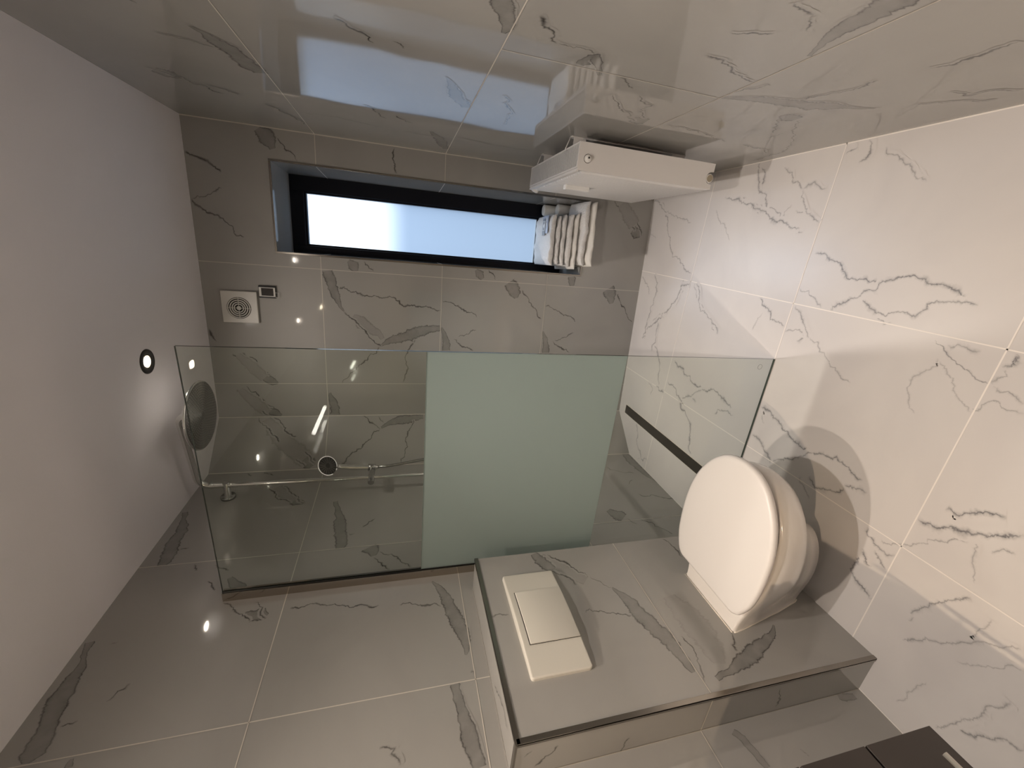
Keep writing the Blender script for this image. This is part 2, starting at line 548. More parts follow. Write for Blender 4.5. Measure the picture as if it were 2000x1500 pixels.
VEINS = {
 'BK': [
  ('l',8,[1446,2330,1437,2303,1424,2258,1411,2236,1401,2219,1379,2201]),
  ('l',6,[1316,2202,1300,2230,1284,2256,1272,2275,1260,2324]),
  ('l',8,[1260,2330,1231,2304,1205,2271,1200,2229,1170,2195,1142,2173,1116,2163,1112,2132]),
  ('b',5,[1584,2040,41,1564,2014,55,1536,1995,58,1504,1982,20]),
  ('l',7,[1556,1962,1523,1934,1504,1909,1491,1894,1466,1886]),
  ('l',7,[1583,1452,1543,1454,1510,1447,1470,1438]),
  ('l',10,[674,2329,652,2322,629,2311,608,2299]),
  ('b',6,[986,1776,45,946,1764,45,901,1751,41,848,1735,23,809,1722,12,786,1704,4]),
  ('l',8,[902,1726,894,1678,872,1611,869,1566,869,1496,853,1426,836,1362,831,1297,825,1255,817,1205]),
  ('l',7,[786,1704,756,1675,725,1638,685,1600,657,1585,624,1554,604,1522]),
  ('b',3,[764,1660,16,734,1622,57,702,1584,50,679,1538,33,646,1514,17]),
  ('b',6,[608,1522,5,635,1482,25,653,1426,42,677,1360,51,696,1311,47,710,1261,34,717,1206,26]),
  ('l',6,[652,1343,626,1351,599,1372,564,1388,528,1392,493,1379,448,1392,403,1408]),
  ('l',6,[603,1534,560,1579,516,1612,476,1652,450,1684,419,1709,395,1725]),
  ('b',5,[1042,1674,12,1021,1652,47,992,1638,15]),
  ('l',7,[1044,1600,1019,1578,998,1556]),
  ('b',5,[1045,1020,13,1022,998,42,998,983,17]),
  ('l',6,[1050,952,999,909]),
  ('l',7,[869,1198,863,1156,844,1122,825,1078,810,1042,802,1011,786,1002]),
  ('l',6,[716,1002,697,1036,678,1071,672,1101]),
  ('l',7,[658,1127,633,1100,615,1077,607,1041,592,1013]),
  ('b',6,[721,1198,5,692,1184,17,657,1174,28,622,1169,39,591,1168,39]),
  ('b',6,[990,829,61,959,804,62,930,788,54,905,781,18]),
  ('l',7,[958,763,925,728,901,702,866,684,846,654,815,642,794,615]),
  ('l',7,[871,600,864,560,844,509,823,458,807,416,784,398]),
  ('l',6,[719,399,694,441,678,480,668,518]),
  ('l',7,[663,528,631,484,612,451,592,413]),
  ('b',6,[721,598,5,675,580,24,629,568,34,591,567,40]),
  ('b',6,[1047,455,34,1021,452,37,995,448,19]),
  ('b',6,[992,211,67,961,191,69,925,180,41,906,177,16]),
  ('l',7,[976,172,928,123,892,90,851,61,814,38,800,14]),
  ('l',7,[1479,250,1443,210,1404,188,1368,137,1329,95]),
  ('l',7,[1465,150,1427,123,1387,105,1357,69,1309,39]),
  ('b',6,[1337,106,43,1319,72,52,1308,50,17]),
  ('b',6,[340,1790,8,296,1780,32,251,1770,40,214,1771,44]),
  ('l',8,[547,2237,523,2221,508,2205,496,2189,476,2184,464,2168,443,2142,419,2119,406,2102]),
  ('l',7,[556,2191,528,2172,529,2148,497,2127,476,2114,452,2088,436,2075]),
  ('b',7,[431,2108,25,415,2084,38,402,2063,34,394,2042,9]),
  ('l',8,[360,2237,327,2212,310,2192,288,2180,262,2150,236,2124,218,2099]),
  ('l',7,[377,2190,343,2172,347,2150,313,2128,283,2109,265,2081,243,2072]),
  ('b',7,[253,2104,26,235,2080,39,221,2059,35,212,2037,9]),
  ('b',2,[544,2212,24,512,2184,40,464,2140,48,423,2101,45]),
  ('b',2,[360,2220,24,314,2182,45,266,2139,54,226,2099,42]),
  ('b',2,[1468,200,54,1416,151,72,1363,101,64]),
 ],
 'CH': [
  ('l',7,[7,1622,24,1597,48,1584,67,1550,86,1529]),
  ('l',6,[9,1539,49,1509]),
  ('b',6,[81,1525,6,50,1476,23,37,1425,42,25,1356,43,18,1290,19]),
  ('l',6,[86,1529,134,1573,172,1612,214,1658,238,1688,282,1721]),
  ('l',6,[34,1347,67,1352,108,1378,149,1391,195,1379,247,1396,290,1412]),
  ('b',2,[13,2111,44,101,2043,73,188,1960,80,257,1888,66]),
  ('l',7,[3,2149,38,2126,83,2081,118,2048,161,2014,203,1996,230,1957,264,1917,286,1893]),
  ('l',7,[5,2075,50,2026,103,1984,147,1950,198,1915,233,1876,267,1851]),
  ('b',6,[240,1904,44,266,1880,58,283,1864,29]),
 ],
 'LW': [
  ('b',2,[-350,1999,48,-405,1947,48,-459,1890,48]),
  ('l',6,[-208,2086,-226,2050,-242,2032]),
  ('l',6,[-208,2158,-238,2136]),
  ('l',7,[-346,2036,-374,2006,-419,1982,-447,1944,-480,1904]),
  ('l',7,[-335,1962,-376,1933,-410,1906,-430,1882,-487,1845]),
  ('b',6,[-457,1910,39,-472,1881,49,-484,1849,15]),
  ('b',6,[-490,1713,16,-554,1695,19,-610,1678,31,-672,1671,46,-730,1661,44,-776,1654,35,-804,1655,27]),
  ('l',6,[-728,1643,-726,1625,-724,1607]),
  ('l',6,[-634,1531,-657,1556,-689,1576]),
  ('b',6,[-814,1546,52,-838,1526,41,-864,1525,17]),
  ('l',7,[-872,1525,-905,1494,-928,1476,-949,1464]),
  ('l',7,[-842,1503,-868,1466,-886,1430,-917,1413,-946,1384]),
  ('b',6,[-493,2312,17,-540,2299,11,-590,2281,32,-654,2276,37,-705,2270,43,-747,2262,44,-786,2258,34,-804,2262,18]),
  ('l',6,[-724,2240,-722,2223,-721,2208]),
  ('l',8,[-813,2156,-833,2145,-846,2133]),
  ('l',8,[-906,2082,-927,2059,-953,2043]),
  ('l',7,[-827,2084,-847,2053,-862,2028]),
  ('b',5,[-897,2012,13,-928,1992,27,-945,1968,31,-955,1951,16]),
  ('b',8,[-1066,1918,15,-1076,1892,34,-1074,1870,45,-1087,1847,19]),
  ('l',6,[-1008,1999,-1033,1959,-1072,1920,-1097,1891]),
  ('l',6,[-1022,1896,-1036,1881,-1065,1871,-1093,1845]),
  ('l',6,[-1066,1781,-1066,1762,-1062,1729,-1065,1690,-1074,1654,-1088,1604,-1092,1568,-1107,1517,-1101,1492]),
  ('l',6,[-1113,1424,-1109,1398,-1123,1362,-1128,1330,-1143,1283]),
  ('b',6,[-1026,1305,3,-1055,1285,18,-1100,1264,28,-1141,1254,35,-1181,1242,40,-1219,1231,42,-1256,1221,36,-1290,1215,25,-1321,1218,12,-1333,1222,4]),
  ('l',9,[-1386,1215,-1397,1203]),
  ('b',6,[-1415,1266,22,-1435,1264,20,-1461,1262,24,-1487,1257,23,-1511,1252,31,-1535,1247,37,-1557,1246,40,-1583,1240,37,-1608,1234,32,-1628,1232,30]),
  ('l',9,[-1538,1474,-1543,1437,-1555,1444,-1572,1425,-1584,1423]),
  ('b',6,[-1095,2312,19,-1119,2309,12,-1149,2298,9,-1182,2288,22,-1208,2291,28,-1241,2288,40,-1268,2289,43,-1299,2279,37,-1329,2270,37,-1354,2264,39,-1377,2261,42,-1396,2261,37,-1409,2264,13]),
  ('l',6,[-1249,2138,-1266,2158,-1290,2172]),
  ('l',7,[-1338,2242,-1332,2229,-1329,2210]),
  ('b',6,[-1418,2170,4,-1430,2169,11,-1436,2168,12]),
  ('l',5,[-1110,2253,-1110,2238]),
  ('b',5,[-201,30,30,-276,28,61,-365,16,69,-449,5,45,-521,-10,12]),
  ('l',5,[-336,228,-372,196,-402,151,-416,88]),
  ('l',6,[-606,175,-624,105,-653,57,-670,-18]),
  ('l',5,[-515,184,-483,132]),
  ('b',6,[-716,411,25,-755,388,63,-782,360,64]),
  ('l',6,[-789,347,-836,315]),
  ('l',6,[-804,283,-832,236,-874,212,-922,177]),
  ('b',4,[-1669,94,20,-1680,76,20,-1684,38,14]),
  ('l',5,[-1765,352,-1774,344,-1784,341]),
  ('b',5,[-1690,512,16,-1710,496,19,-1734,491,19,-1760,486,18,-1782,481,16]),
  ('l',5,[-1768,350,-1778,341]),
 ],
 'BX': [
  ('b',2,[-1103,913,23,-1156,865,45,-1206,824,52,-1239,791,36]),
  ('b',1,[-1348,526,44,-1412,511,83,-1481,505,95,-1543,508,69,-1589,519,32]),
  ('b',6,[-1088,938,21,-1121,924,43,-1149,910,43,-1174,889,29]),
  ('l',7,[-1099,887,-1131,855,-1154,828,-1187,805,-1217,775]),
  ('l',7,[-1123,937,-1152,917,-1181,892,-1203,864,-1220,842,-1252,832]),
  ('l',4,[-1225,767,-1254,739,-1282,711]),
  ('b',6,[-1282,711,4,-1314,692,21,-1348,676,40,-1391,672,49,-1422,657,49,-1457,646,51,-1486,632,47,-1522,624,42,-1552,619,29,-1580,618,22,-1598,616,8]),
  ('l',6,[-1324,1149,-1319,1131,-1324,1092]),
  ('l',6,[-1361,846,-1362,808,-1373,775,-1384,736,-1397,698]),
  ('l',6,[-1490,579,-1522,570,-1551,570,-1582,583,-1607,592,-1627,602]),
  ('b',7,[-1511,238,2,-1542,280,19,-1560,331,30,-1576,382,40,-1592,426,36,-1603,469,25,-1617,514,14,-1626,559,11]),
  ('l',7,[-1509,408,-1529,414,-1546,433,-1569,433]),
  ('l',6,[-1084,376,-1108,363,-1152,358,-1193,359]),
 ],
 'BS': [
  ('l',6,[98,1049,73,1061,57,1083,34,1104]),
  ('l',6,[103,1117,82,1134]),
  ('l',7,[54,842,27,854,-4,852]),
  ('l',5,[110,360,68,347,21,345]),
 ],
 'TP': [
  ('l',6,[39,-1466,60,-1506,88,-1548,87,-1570,81,-1602]),
 ],
 'RT': [
  ('b',6,[-1370,612,6,-1419,636,12,-1452,647,27,-1485,652,37,-1508,651,39,-1532,654,49,-1551,657,57,-1566,653,55,-1591,658,36]),
  ('b',5,[-1108,603,9,-1136,544,26,-1150,498,34,-1158,451,43,-1167,414,43,-1173,370,47,-1192,339,45,-1204,312,31,-1213,281,13,-1236,231,5]),
  ('l',6,[-1186,426,-1214,427,-1240,410,-1268,394,-1304,383,-1330,391,-1354,393]),
  ('l',6,[-1134,611,-1154,601,-1194,577,-1227,568]),
  ('b',5,[-1086,370,15,-1078,336,54,-1081,314,33]),
  ('l',5,[-1064,354,-1029,329,-983,287,-949,263]),
  ('l',5,[-1071,303,-1024,253,-975,210,-937,173,-882,118,-823,75,-769,52,-710,50,-623,32]),
  ('l',4,[-898,229,-939,233,-964,241]),
  ('l',6,[-794,239,-784,182,-754,91]),
  ('l',7,[-1436,364,-1447,360,-1458,353,-1472,350,-1495,352,-1518,352,-1543,358,-1568,358]),
  ('l',5,[-1299,181,-1322,164,-1341,142,-1362,127,-1374,95,-1398,76]),
  ('l',5,[-1378,204,-1389,177,-1390,147,-1410,149,-1430,141,-1451,100]),
  ('l',7,[-1280,795,-1279,773,-1268,739,-1252,700,-1235,663,-1225,636,-1222,608]),
  ('l',6,[-1374,813,-1386,788,-1396,769,-1410,743]),
  ('l',8,[-1498,790,-1487,773,-1484,751,-1480,732]),
  ('l',6,[-1475,732,-1456,712,-1439,693]),
  ('l',8,[-1274,1166,-1250,1152,-1235,1143,-1231,1125,-1208,1115,-1188,1097]),
  ('b',6,[-1114,1014,18,-1135,1008,29,-1166,999,31,-1126,972,11,-1082,945,8]),
  ('l',5,[-1188,1097,-1184,1060,-1189,1033,-1179,1006]),
  ('l',6,[-1097,899,-1073,864,-1050,833]),
  ('l',6,[-985,859,-944,825,-898,790,-842,733,-816,690]),
  ('l',6,[-1016,794,-980,765,-925,733,-862,673]),
  ('b',6,[-831,709,40,-830,681,57,-835,659,44]),
  ('l',5,[-837,583,-847,537,-840,472,-818,393,-792,312]),
  ('b',7,[-1336,1257,16,-1291,1247,34,-1264,1236,34,-1235,1222,28,-1201,1213,19,-1176,1216,7]),
  ('b',5,[-876,1304,3,-838,1287,16,-772,1266,34,-701,1238,38,-649,1215,27]),
  ('l',5,[-824,1128,-793,1106,-723,1093,-687,1068,-618,1061,-538,1058]),
  ('b',5,[-271,1303,11,-198,1272,34,-100,1243,42,10,1211,25]),
  ('l',7,[-1079,1562,-1070,1545,-1046,1532,-1038,1511,-1021,1493,-994,1484]),
  ('l',7,[-1027,1442,-1019,1425,-998,1418]),
  ('l',6,[-476,1547,-458,1518,-412,1499,-357,1474]),
  ('l',6,[-419,1440,-382,1418,-353,1378]),
  ('l',3,[-250,1779,-256,1702,-242,1621,-228,1554,-210,1490]),
  ('l',3,[-199,1411,-196,1336,-190,1284]),
  ('l',3,[-240,1192,-234,1120,-209,1027,-206,921,-232,864]),
  ('b',6,[-878,1900,5,-850,1880,17,-813,1871,38,-781,1855,50,-729,1843,45,-670,1835,58,-626,1820,39]),
  ('l',5,[-797,2003,-791,1974,-788,1946,-776,1918,-770,1886]),
  ('l',6,[-490,2170,-473,2139,-445,2119,-443,2087,-389,2082,-386,2049,-338,2039,-328,2015]),
  ('b',4,[-478,2152,45,-457,2126,66,-457,2097,52]),
  ('l',5,[-411,2044,-392,2011,-367,1988,-347,1967]),
  ('l',6,[-273,1901,-242,1873,-190,1859,-160,1839,-50,1810]),
  ('l',7,[-960,1980,-953,1975,-944,1969]),
 ],
 'FL': [
  ('l',5,[1506,100,1463,5,1399,-79,1320,-117,1251,-165,1216,-234,1183,-299,1149,-375]),
  ('l',4,[1497,64,1446,-60,1414,-170,1392,-280]),
  ('l',4,[1498,-479,1482,-561,1456,-642,1437,-715]),
  ('l',5,[1614,-630,1525,-668,1476,-730]),
  ('l',3,[1447,-439,1381,-525,1317,-579]),
  ('l',3,[1372,96,1299,3]),
  ('l',4,[1116,-325,1038,-330,963,-278,907,-212,867,-151,823,-119]),
  ('l',4,[1105,-416,1044,-464,1003,-526,945,-603,912,-648]),
  ('l',5,[1169,-996,1166,-1035,1144,-1068,1118,-1102]),
  ('l',6,[1292,-1010,1288,-1058,1272,-1103,1247,-1129,1227,-1168,1230,-1206,1230,-1262]),
  ('l',6,[1117,-1136,1147,-1168,1170,-1200,1196,-1224,1230,-1262,1238,-1289,1250,-1314,1258,-1339,1249,-1369,1241,-1405,1232,-1443,1219,-1471]),
  ('l',5,[1171,-1205,1160,-1238,1138,-1275,1136,-1298,1153,-1335,1153,-1359,1147,-1382,1167,-1393,1187,-1397,1196,-1412,1202,-1444,1203,-1471,1201,-1504]),
  ('l',4,[1138,-1275,1121,-1295,1117,-1332]),
  ('l',6,[1107,-833,1079,-867,1061,-905,1033,-945,1024,-985]),
  ('l',3,[1054,-869,1012,-853,971,-845]),
  ('l',5,[1104,-1001,1087,-1031,1058,-1052,1025,-1083,1006,-1097]),
  ('l',5,[1006,-995,1017,-1028,1026,-1051,1017,-1074,1003,-1086,983,-1055]),
  ('l',4,[1011,-1095,990,-1140,971,-1170,938,-1223,911,-1255,905,-1288]),
  ('b',6,[1097,-1450,4,1075,-1480,7,1058,-1507,8,1045,-1532,8,1032,-1557,5,1024,-1579,4,1023,-1594,3]),
  ('l',3,[1052,-1475,1019,-1470,993,-1449,951,-1438,915,-1456,888,-1482]),
  ('l',3,[1045,-1481,1023,-1507,994,-1536,962,-1564,942,-1588]),
  ('l',4,[1089,-1482,1098,-1512,1092,-1530,1093,-1552]),
  ('l',8,[1108,-1615,1090,-1617,1069,-1602]),
  ('l',4,[1072,-1612,1051,-1618,1024,-1600]),
  ('l',4,[953,-1574,946,-1587,957,-1602,977,-1609,987,-1617,987,-1631,975,-1650,979,-1676]),
  ('l',4,[1021,-1604,1014,-1627,1011,-1650,999,-1668]),
  ('l',5,[1464,-644,1442,-718,1401,-824,1377,-888,1362,-933]),
  ('l',3,[1401,-824,1432,-826,1458,-850]),
  ('l',4,[1436,-872,1430,-926,1410,-964,1397,-984]),
  ('l',6,[692,-1002,693,-1041,674,-1093,650,-1124,633,-1178,626,-1214,627,-1263,644,-1309,658,-1337,647,-1363,635,-1399,630,-1435]),
  ('l',4,[681,-1023,653,-1022,633,-1037]),
  ('l',5,[568,-1002,563,-1045,536,-1079,499,-1124]),
  ('l',5,[514,-1126,554,-1168,580,-1212,609,-1239,628,-1263]),
  ('l',6,[586,-1392,594,-1425,601,-1461]),
  ('l',6,[543,-1278,520,-1311,536,-1352,549,-1380,574,-1397]),
  ('l',4,[523,-1247,491,-1279,466,-1308]),
  ('l',5,[502,-1499,479,-1522,465,-1546,457,-1576,476,-1590]),
  ('l',6,[422,-1506,378,-1519,336,-1515,318,-1542,309,-1570,300,-1592]),
  ('l',6,[482,-1526,444,-1550,423,-1572,415,-1588]),
  ('l',6,[429,-1514,390,-1538,394,-1555]),
  ('l',4,[488,-1546,514,-1592,556,-1635,596,-1674,626,-1702,650,-1718]),
  ('l',8,[611,-1598,610,-1614,616,-1637,632,-1659,641,-1676,646,-1694,661,-1714,671,-1734,682,-1750,709,-1781]),
  ('l',7,[678,-1638,677,-1656,685,-1672,703,-1691,720,-1706,728,-1724,731,-1742]),
  ('l',3,[672,-1661,647,-1667]),
  ('l',3,[650,-1718,620,-1723,572,-1742,535,-1756]),
  ('l',4,[629,-1753,645,-1759,656,-1766,657,-1780,659,-1787]),
  ('l',5,[342,-1683,379,-1696,419,-1714,449,-1731,471,-1746,496,-1765]),
  ('l',4,[256,-1696,282,-1713,313,-1733,318,-1746,344,-1771,368,-1790,397,-1811,420,-1835,435,-1854,456,-1875]),
  ('l',3,[399,-1805,446,-1812,477,-1813]),
  ('l',5,[322,-1687,343,-1692]),
  ('l',4,[102,-1839,128,-1850,158,-1861,175,-1866,207,-1880,241,-1887,280,-1897,322,-1909]),
  ('l',5,[158,-1862,157,-1878,167,-1896,191,-1912,215,-1927,229,-1938,238,-1965]),
  ('l',3,[71,-1751,132,-1761,182,-1774,198,-1780]),
  ('l',3,[316,-1802,331,-1821,356,-1848,387,-1872,412,-1896]),
  ('l',5,[1645,-1064,1622,-1075,1600,-1081,1584,-1068,1575,-1055]),
  ('l',4,[1612,-1122,1587,-1153,1558,-1198,1530,-1232,1517,-1253]),
  ('b',3,[1538,-1237,6,1517,-1253,19,1504,-1270,9]),
  ('l',5,[1606,-1000,1617,-1016,1626,-1033]),
  ('l',5,[1623,-631,1571,-644,1523,-666,1486,-716,1440,-738]),
  ('l',5,[1496,-487,1483,-576,1466,-652,1440,-718,1403,-823,1374,-916]),
  ('b',4,[1511,-875,21,1525,-895,29,1523,-926,19,1510,-972,9]),
  ('l',4,[1593,-763,1573,-805,1535,-827,1511,-875]),
  ('l',4,[1506,-877,1464,-900,1427,-927,1406,-966,1396,-987]),
  ('l',6,[700,-413,682,-487,656,-522,639,-578,632,-663,659,-740,650,-784,632,-830,624,-862]),
  ('l',5,[524,-535,571,-605,628,-665]),
  ('l',4,[571,-605,552,-648]),
  ('l',6,[571,-400,572,-449,536,-491,497,-546,468,-596,439,-644,371,-665,324,-677,297,-706]),
  ('l',5,[727,-210,650,-288,525,-329]),
  ('l',4,[507,-232,487,-280,445,-272]),
  ('l',6,[513,-310,507,-389]),
  ('l',5,[555,-780,583,-790,600,-843,596,-883]),
  ('l',6,[732,-92,816,-127,885,-195,953,-272,1019,-315,1076,-320,1101,-386]),
  ('l',5,[685,-195,805,-196,919,-228]),
  ('l',5,[1084,63,1047,-3,991,-50]),
  ('l',5,[1108,-62,1020,-119,917,-88,834,-87,727,-77]),
  ('l',5,[1107,-431,1025,-481,980,-561,948,-616,908,-663]),
  ('l',5,[223,-211,147,-250,80,-303,41,-328]),
  ('l',5,[23,-298,75,-384]),
 ],
}

# ------------------------------------------------------------------ marble veins, traced as ribbons lying in the tile face
def refine(pts, amp, seed):
    """fractal mid-point displacement of an open polyline of (s, t, w)"""
    rnd = random.Random(seed)
    while True:
        seg = max(math.hypot(a[0] - b[0], a[1] - b[1]) for a, b in zip(pts, pts[1:]))
        if seg < 0.008:
            return pts
        out = [pts[0]]
        for a, b in zip(pts, pts[1:]):
            dx, dy = b[0] - a[0], b[1] - a[1]
            L = math.hypot(dx, dy)
            if L > 0.007:
                k = rnd.gauss(0, 1) * L * amp
                out.append(((a[0] + b[0]) / 2 - dy / (L + 1e-9) * k, (a[1] + b[1]) / 2 + dx / (L + 1e-9) * k,
                            (a[2] + b[2]) / 2 * (1 + rnd.gauss(0, 0.065))))
            out.append(b)
        pts = out


def add_veins(mb, key, place, clip=None, base=0.0003, gain=1.0):
    """place(s, t, lift) -> world point"""
    lift = base
    for i, (kind, dark, flat) in enumerate(VEINS[key]):
        st = 3 if kind == 'b' else 2
        pts = []
        for j in range(0, len(flat), st):
            w = flat[j + 2] / 1000 * 1.45 + 0.003 if kind == 'b' else (0.0056 * dark + 0.004 if key == 'FL' else 0.0026 * dark + 0.002)
            pts.append((flat[j] / 1000, flat[j + 1] / 1000, w))
        if key == 'FL':
            kind = 'l'
        pts = refine(pts, 0.12 if kind == 'l' else 0.032, i * 31 + len(key) + ord(key[0]))
        n = len(pts)
        strength = min(1.0, dark / 7.0 + 0.10) * gain
        rows = []
        for j, (s, t, w) in enumerate(pts):
            kk = 6 if kind == 'b' or key == 'FL' else 3
            a, b = pts[max(j - kk, 0)], pts[min(j + kk, n - 1)]
            dx, dy = b[0] - a[0], b[1] - a[1]
            L = math.hypot(dx, dy) + 1e-9
            nx, ny = -dy / L, dx / L
            k = min(1.0, j / 3.0 + 0.15, (n - 1 - j) / 3.0 + 0.15) if kind == 'l' else 1.0
            rows.append(((s + nx * w / 2, t + ny * w / 2), (s - nx * w / 2, t - ny * w / 2), strength * k))
        for j, (a, b) in enumerate(zip(rows, rows[1:])):
            q = [a[0], b[0], b[1], a[1]]
            if clip:
                q = [(min(max(x, clip[0]), clip[1]), min(max(y, clip[2]), clip[3])) for x, y in q]
            mb.face([place(x, y, lift + 3e-6 * (j % 40)) for x, y in q], 1 if kind == 'l' else 2, False,
                    [(a[2], 0), (b[2], 0), (b[2], 1), (a[2], 1)])
        lift += 0.000009


def strip(mb, place, s0, t0, s1, t1, w=0.0028, mi=3, lift=0.0009):
    """one grout joint"""
    dx, dy = s1 - s0, t1 - t0
    L = math.hypot(dx, dy)
    nx, ny = -dy / L * w / 2, dx / L * w / 2
    mb.face([place(s0 + nx, t0 + ny, lift), place(s1 + nx, t1 + ny, lift), place(s1 - nx, t1 - ny, lift),
             place(s0 - nx, t0 - ny, lift)], mi, False, [(0, 0)] * 4)


def bk(s, z, lift=0.0):   # window wall
    return (s + SB * lift, SB * s - lift, z)


def rt(y, z, lift=0.0):   # radiator wall
    return (W + SR * y - lift, y, z)


def lw(y, z, lift=0.0):
    return (lift, y, z)


def fl(x, y, lift=0.0):
    return (x, y, lift)


# window wall with its opening, wall thickness gives the deep tiled reveal
mb = MB()
TH = WD + 0.12


def bkbox(s0, s1, z0, z1):
    mb.box(s0, s1, 0, TH, z0, z1, 0, lambda s, d, z: bk(s, z, -d))


bkbox(C1, WX0, 0, H)
bkbox(WX1, XR + 0.25, 0, H)
bkbox(WX0, WX1, WZ1, H)
bkbox(WX0, WX1, 0, WZ0)
add_veins(mb, 'BK', bk, (C1, XR, 0, H))
for z in (ZC, ZB, ZA):
    strip(mb, bk, C1, z, WX0 if WZ0 < z < WZ1 else XR, z)
    if WZ0 < z < WZ1:
        strip(mb, bk, WX1, z, XR, z)
        for s, sg in ((WX0, 1), (WX1, -1)):    # joints on the reveal sides
            mb.face([bk(s + sg * 0.0008, z - 0.0015, 0), bk(s + sg * 0.0008, z + 0.0015, 0),
                     bk(s + sg * 0.0008, z + 0.0015, -WD), bk(s + sg * 0.0008, z - 0.0015, -WD)], 3, False, [(0, 0)] * 4)
for s in (0.9906, 0.3921):
    strip(mb, bk, s, 0, s, H, 0.0024)
strip(mb, bk, XR - 0.002, 0, XR - 0.002, H, 0.005)
structure(mb.build('wall_back', WALL), 'glossy marble tile wall around the tall window')

# radiator wall
mb = MB()
mb.box(0, 0.12, YN, 0.35, 0, H, 0, lambda d, y, z: rt(y, z, -d))
add_veins(mb, 'RT', rt, (YN, 0.11, 0, H))
for z in (ZC, ZB, ZA):
    strip(mb, rt, YN, z, 0.112, z)
for y in (-1.1026, -2.3026):
    strip(mb, rt, y, ZC, y, ZB)
for y in (-2.05, -3.25):
    strip(mb, rt, y, 0, y, ZC)
    strip(mb, rt, y + 0.1, ZB, y + 0.1, ZA)
structure(mb.build('wall_right', WALL), 'glossy marble tile wall behind the radiator')

# left wall
mb = MB()
mb.box(-0.12, 0, YN, C2, 0, H)
add_veins(mb, 'LW', lw, (YN, C2, 0, H))
for z in (ZC, ZB, ZA):
    strip(mb, lw, YN, z, C2, z)
for y in (-0.8037, -1.4122, -2.0207, -2.6292, -3.2377):
    strip(mb, lw, y, 0, y, H)
structure(mb.build('wall_left', WALL), 'glossy marble tile wall behind toilet boxing and shower')

# diagonal corner of the shower
P1 = Vector((C1, SB * C1, 0))
P2 = Vector((0, C2, 0))
du = (P2 - P1).normalized()
LC = (P2 - P1).length
dn = Vector((-du.y, du.x, 0))
if dn.dot(Vector((1, -1, 0))) < 0:
    dn = -dn


def chm(s, z, lift=0.0):
    p = P1 + du * s + dn * lift
    return (p.x, p.y, z)


mb = MB()
mb.box(0, LC, 0, 0.1, 0, H, 0, lambda s, d, z: chm(s, z, -d))
add_veins(mb, 'CH', chm, (0, LC, 0, H))
for z in (ZC, ZB, ZA):
    strip(mb, chm, 0, z, LC, z)
strip(mb, chm, 0.002, 0, 0.002, H, 0.004)
strip(mb, chm, LC - 0.002, 0, LC - 0.002, H, 0.004)
structure(mb.build('wall_corner', WALL), 'narrow diagonal marble tile wall in the shower corner')

# wall behind the photographer
mb = MB()
mb.box(-0.1, 2.0, YN - 0.12, YN, 0, H)
for z in (ZC, ZB, ZA):
    strip(mb, lambda x, z_, l_=0: (x, YN + l_, z_), 0, z, 1.77, z)
structure(mb.build('wall_front', WALL), 'marble tile wall behind the photographer')

# floor
mb = MB()
mb.box(-0.12, 2.0, YN - 0.12, 0.5, -0.1, 0)
strip(mb, fl, W + SR * YN - 0.0015, YN, XR - 0.0015, 0.11, 0.004)
strip(mb, fl, 0.0015, YN, 0.0015, BN, 0.004)
strip(mb, fl, 0.0015, BY, 0.0015, C2, 0.003)
add_veins(mb, 'FL', fl, (0, 1.79, YN, 0.11))
for y in (-0.3861, -0.9908, -1.5944, -2.198, -2.80, -3.41):
    strip(mb, fl, 0, y, 1.79, y, 0.0034)
for x in (0.5103, 1.1129):
    strip(mb, fl, x, YN, x, 0.10, 0.0034)
structure(mb.build('floor', FLOOR), 'pale marble tile floor')

mb = MB()
mb.box(-0.12, 2.0, YN - 0.12, 0.5, H, H + 0.1)
structure(mb.build('ceiling', M['ceiling']), 'plain white plastered ceiling')

# cistern boxing
mb = MB()
mb.box(0, D, BN, BY, 0, BH)


def bx(y, z, lift=0.0):
    return (D + lift, y, z)


def bs(x, z, lift=0.0):
    return (x, BN - lift, z)


def tp(x, y, lift=0.0):
    return (x, y, BH + lift)


add_veins(mb, 'BX', bx, (BN, BY, 0, BH))
add_veins(mb, 'BS', bs, (0, D, 0, BH))
add_veins(mb, 'TP', tp, (0, D, BN, BY))
strip(mb, bx, BN, ZC, BY, ZC)
strip(mb, bs, 0, ZC, D, ZC)
strip(mb, tp, 0, BN, 0.0001, BY, 0.004)
strip(mb, bs, 0.001, 0, 0.001, BH, 0.004)
structure(mb.build('wall_cistern', WALL), 'half-height marble tile boxing behind the toilet')

# dark metal edge trim round the boxing
mb = MB()
t = 0.011
mb.box(D - t, D + 0.0022, BN - 0.002, BY + 0.002, BH - t * 0.3, BH + 0.0022)
mb.box(D - t * 0.3, D + 0.0024, BN - 0.002, BY + 0.002, BH - t, BH + 0.0022)
mb.box(D - t, D + 0.0022, BN - 0.0024, BN + t * 0.3, 0, BH - 0.001)
mb.box(D - t * 0.3, D + 0.0024, BN - 0.0024, BN + t, 0, BH - 0.001)
mb.box(0, D, BN - 0.0022, BN + t, BH - t * 0.3, BH + 0.0024)
structure(mb.build('trim_1', M['trim'], bevel=0.001), 'dark metal edge trim of the toilet boxing')

# window reveal edge trim
mb = MB()
w_ = 0.008


def fb(s0, s1, z0, z1, d0, d1, m=None, mi=0):
    (m or mb).box(s0, s1, d0, d1, z0, z1, mi, lambda s, d, z: bk(s, z, -d))


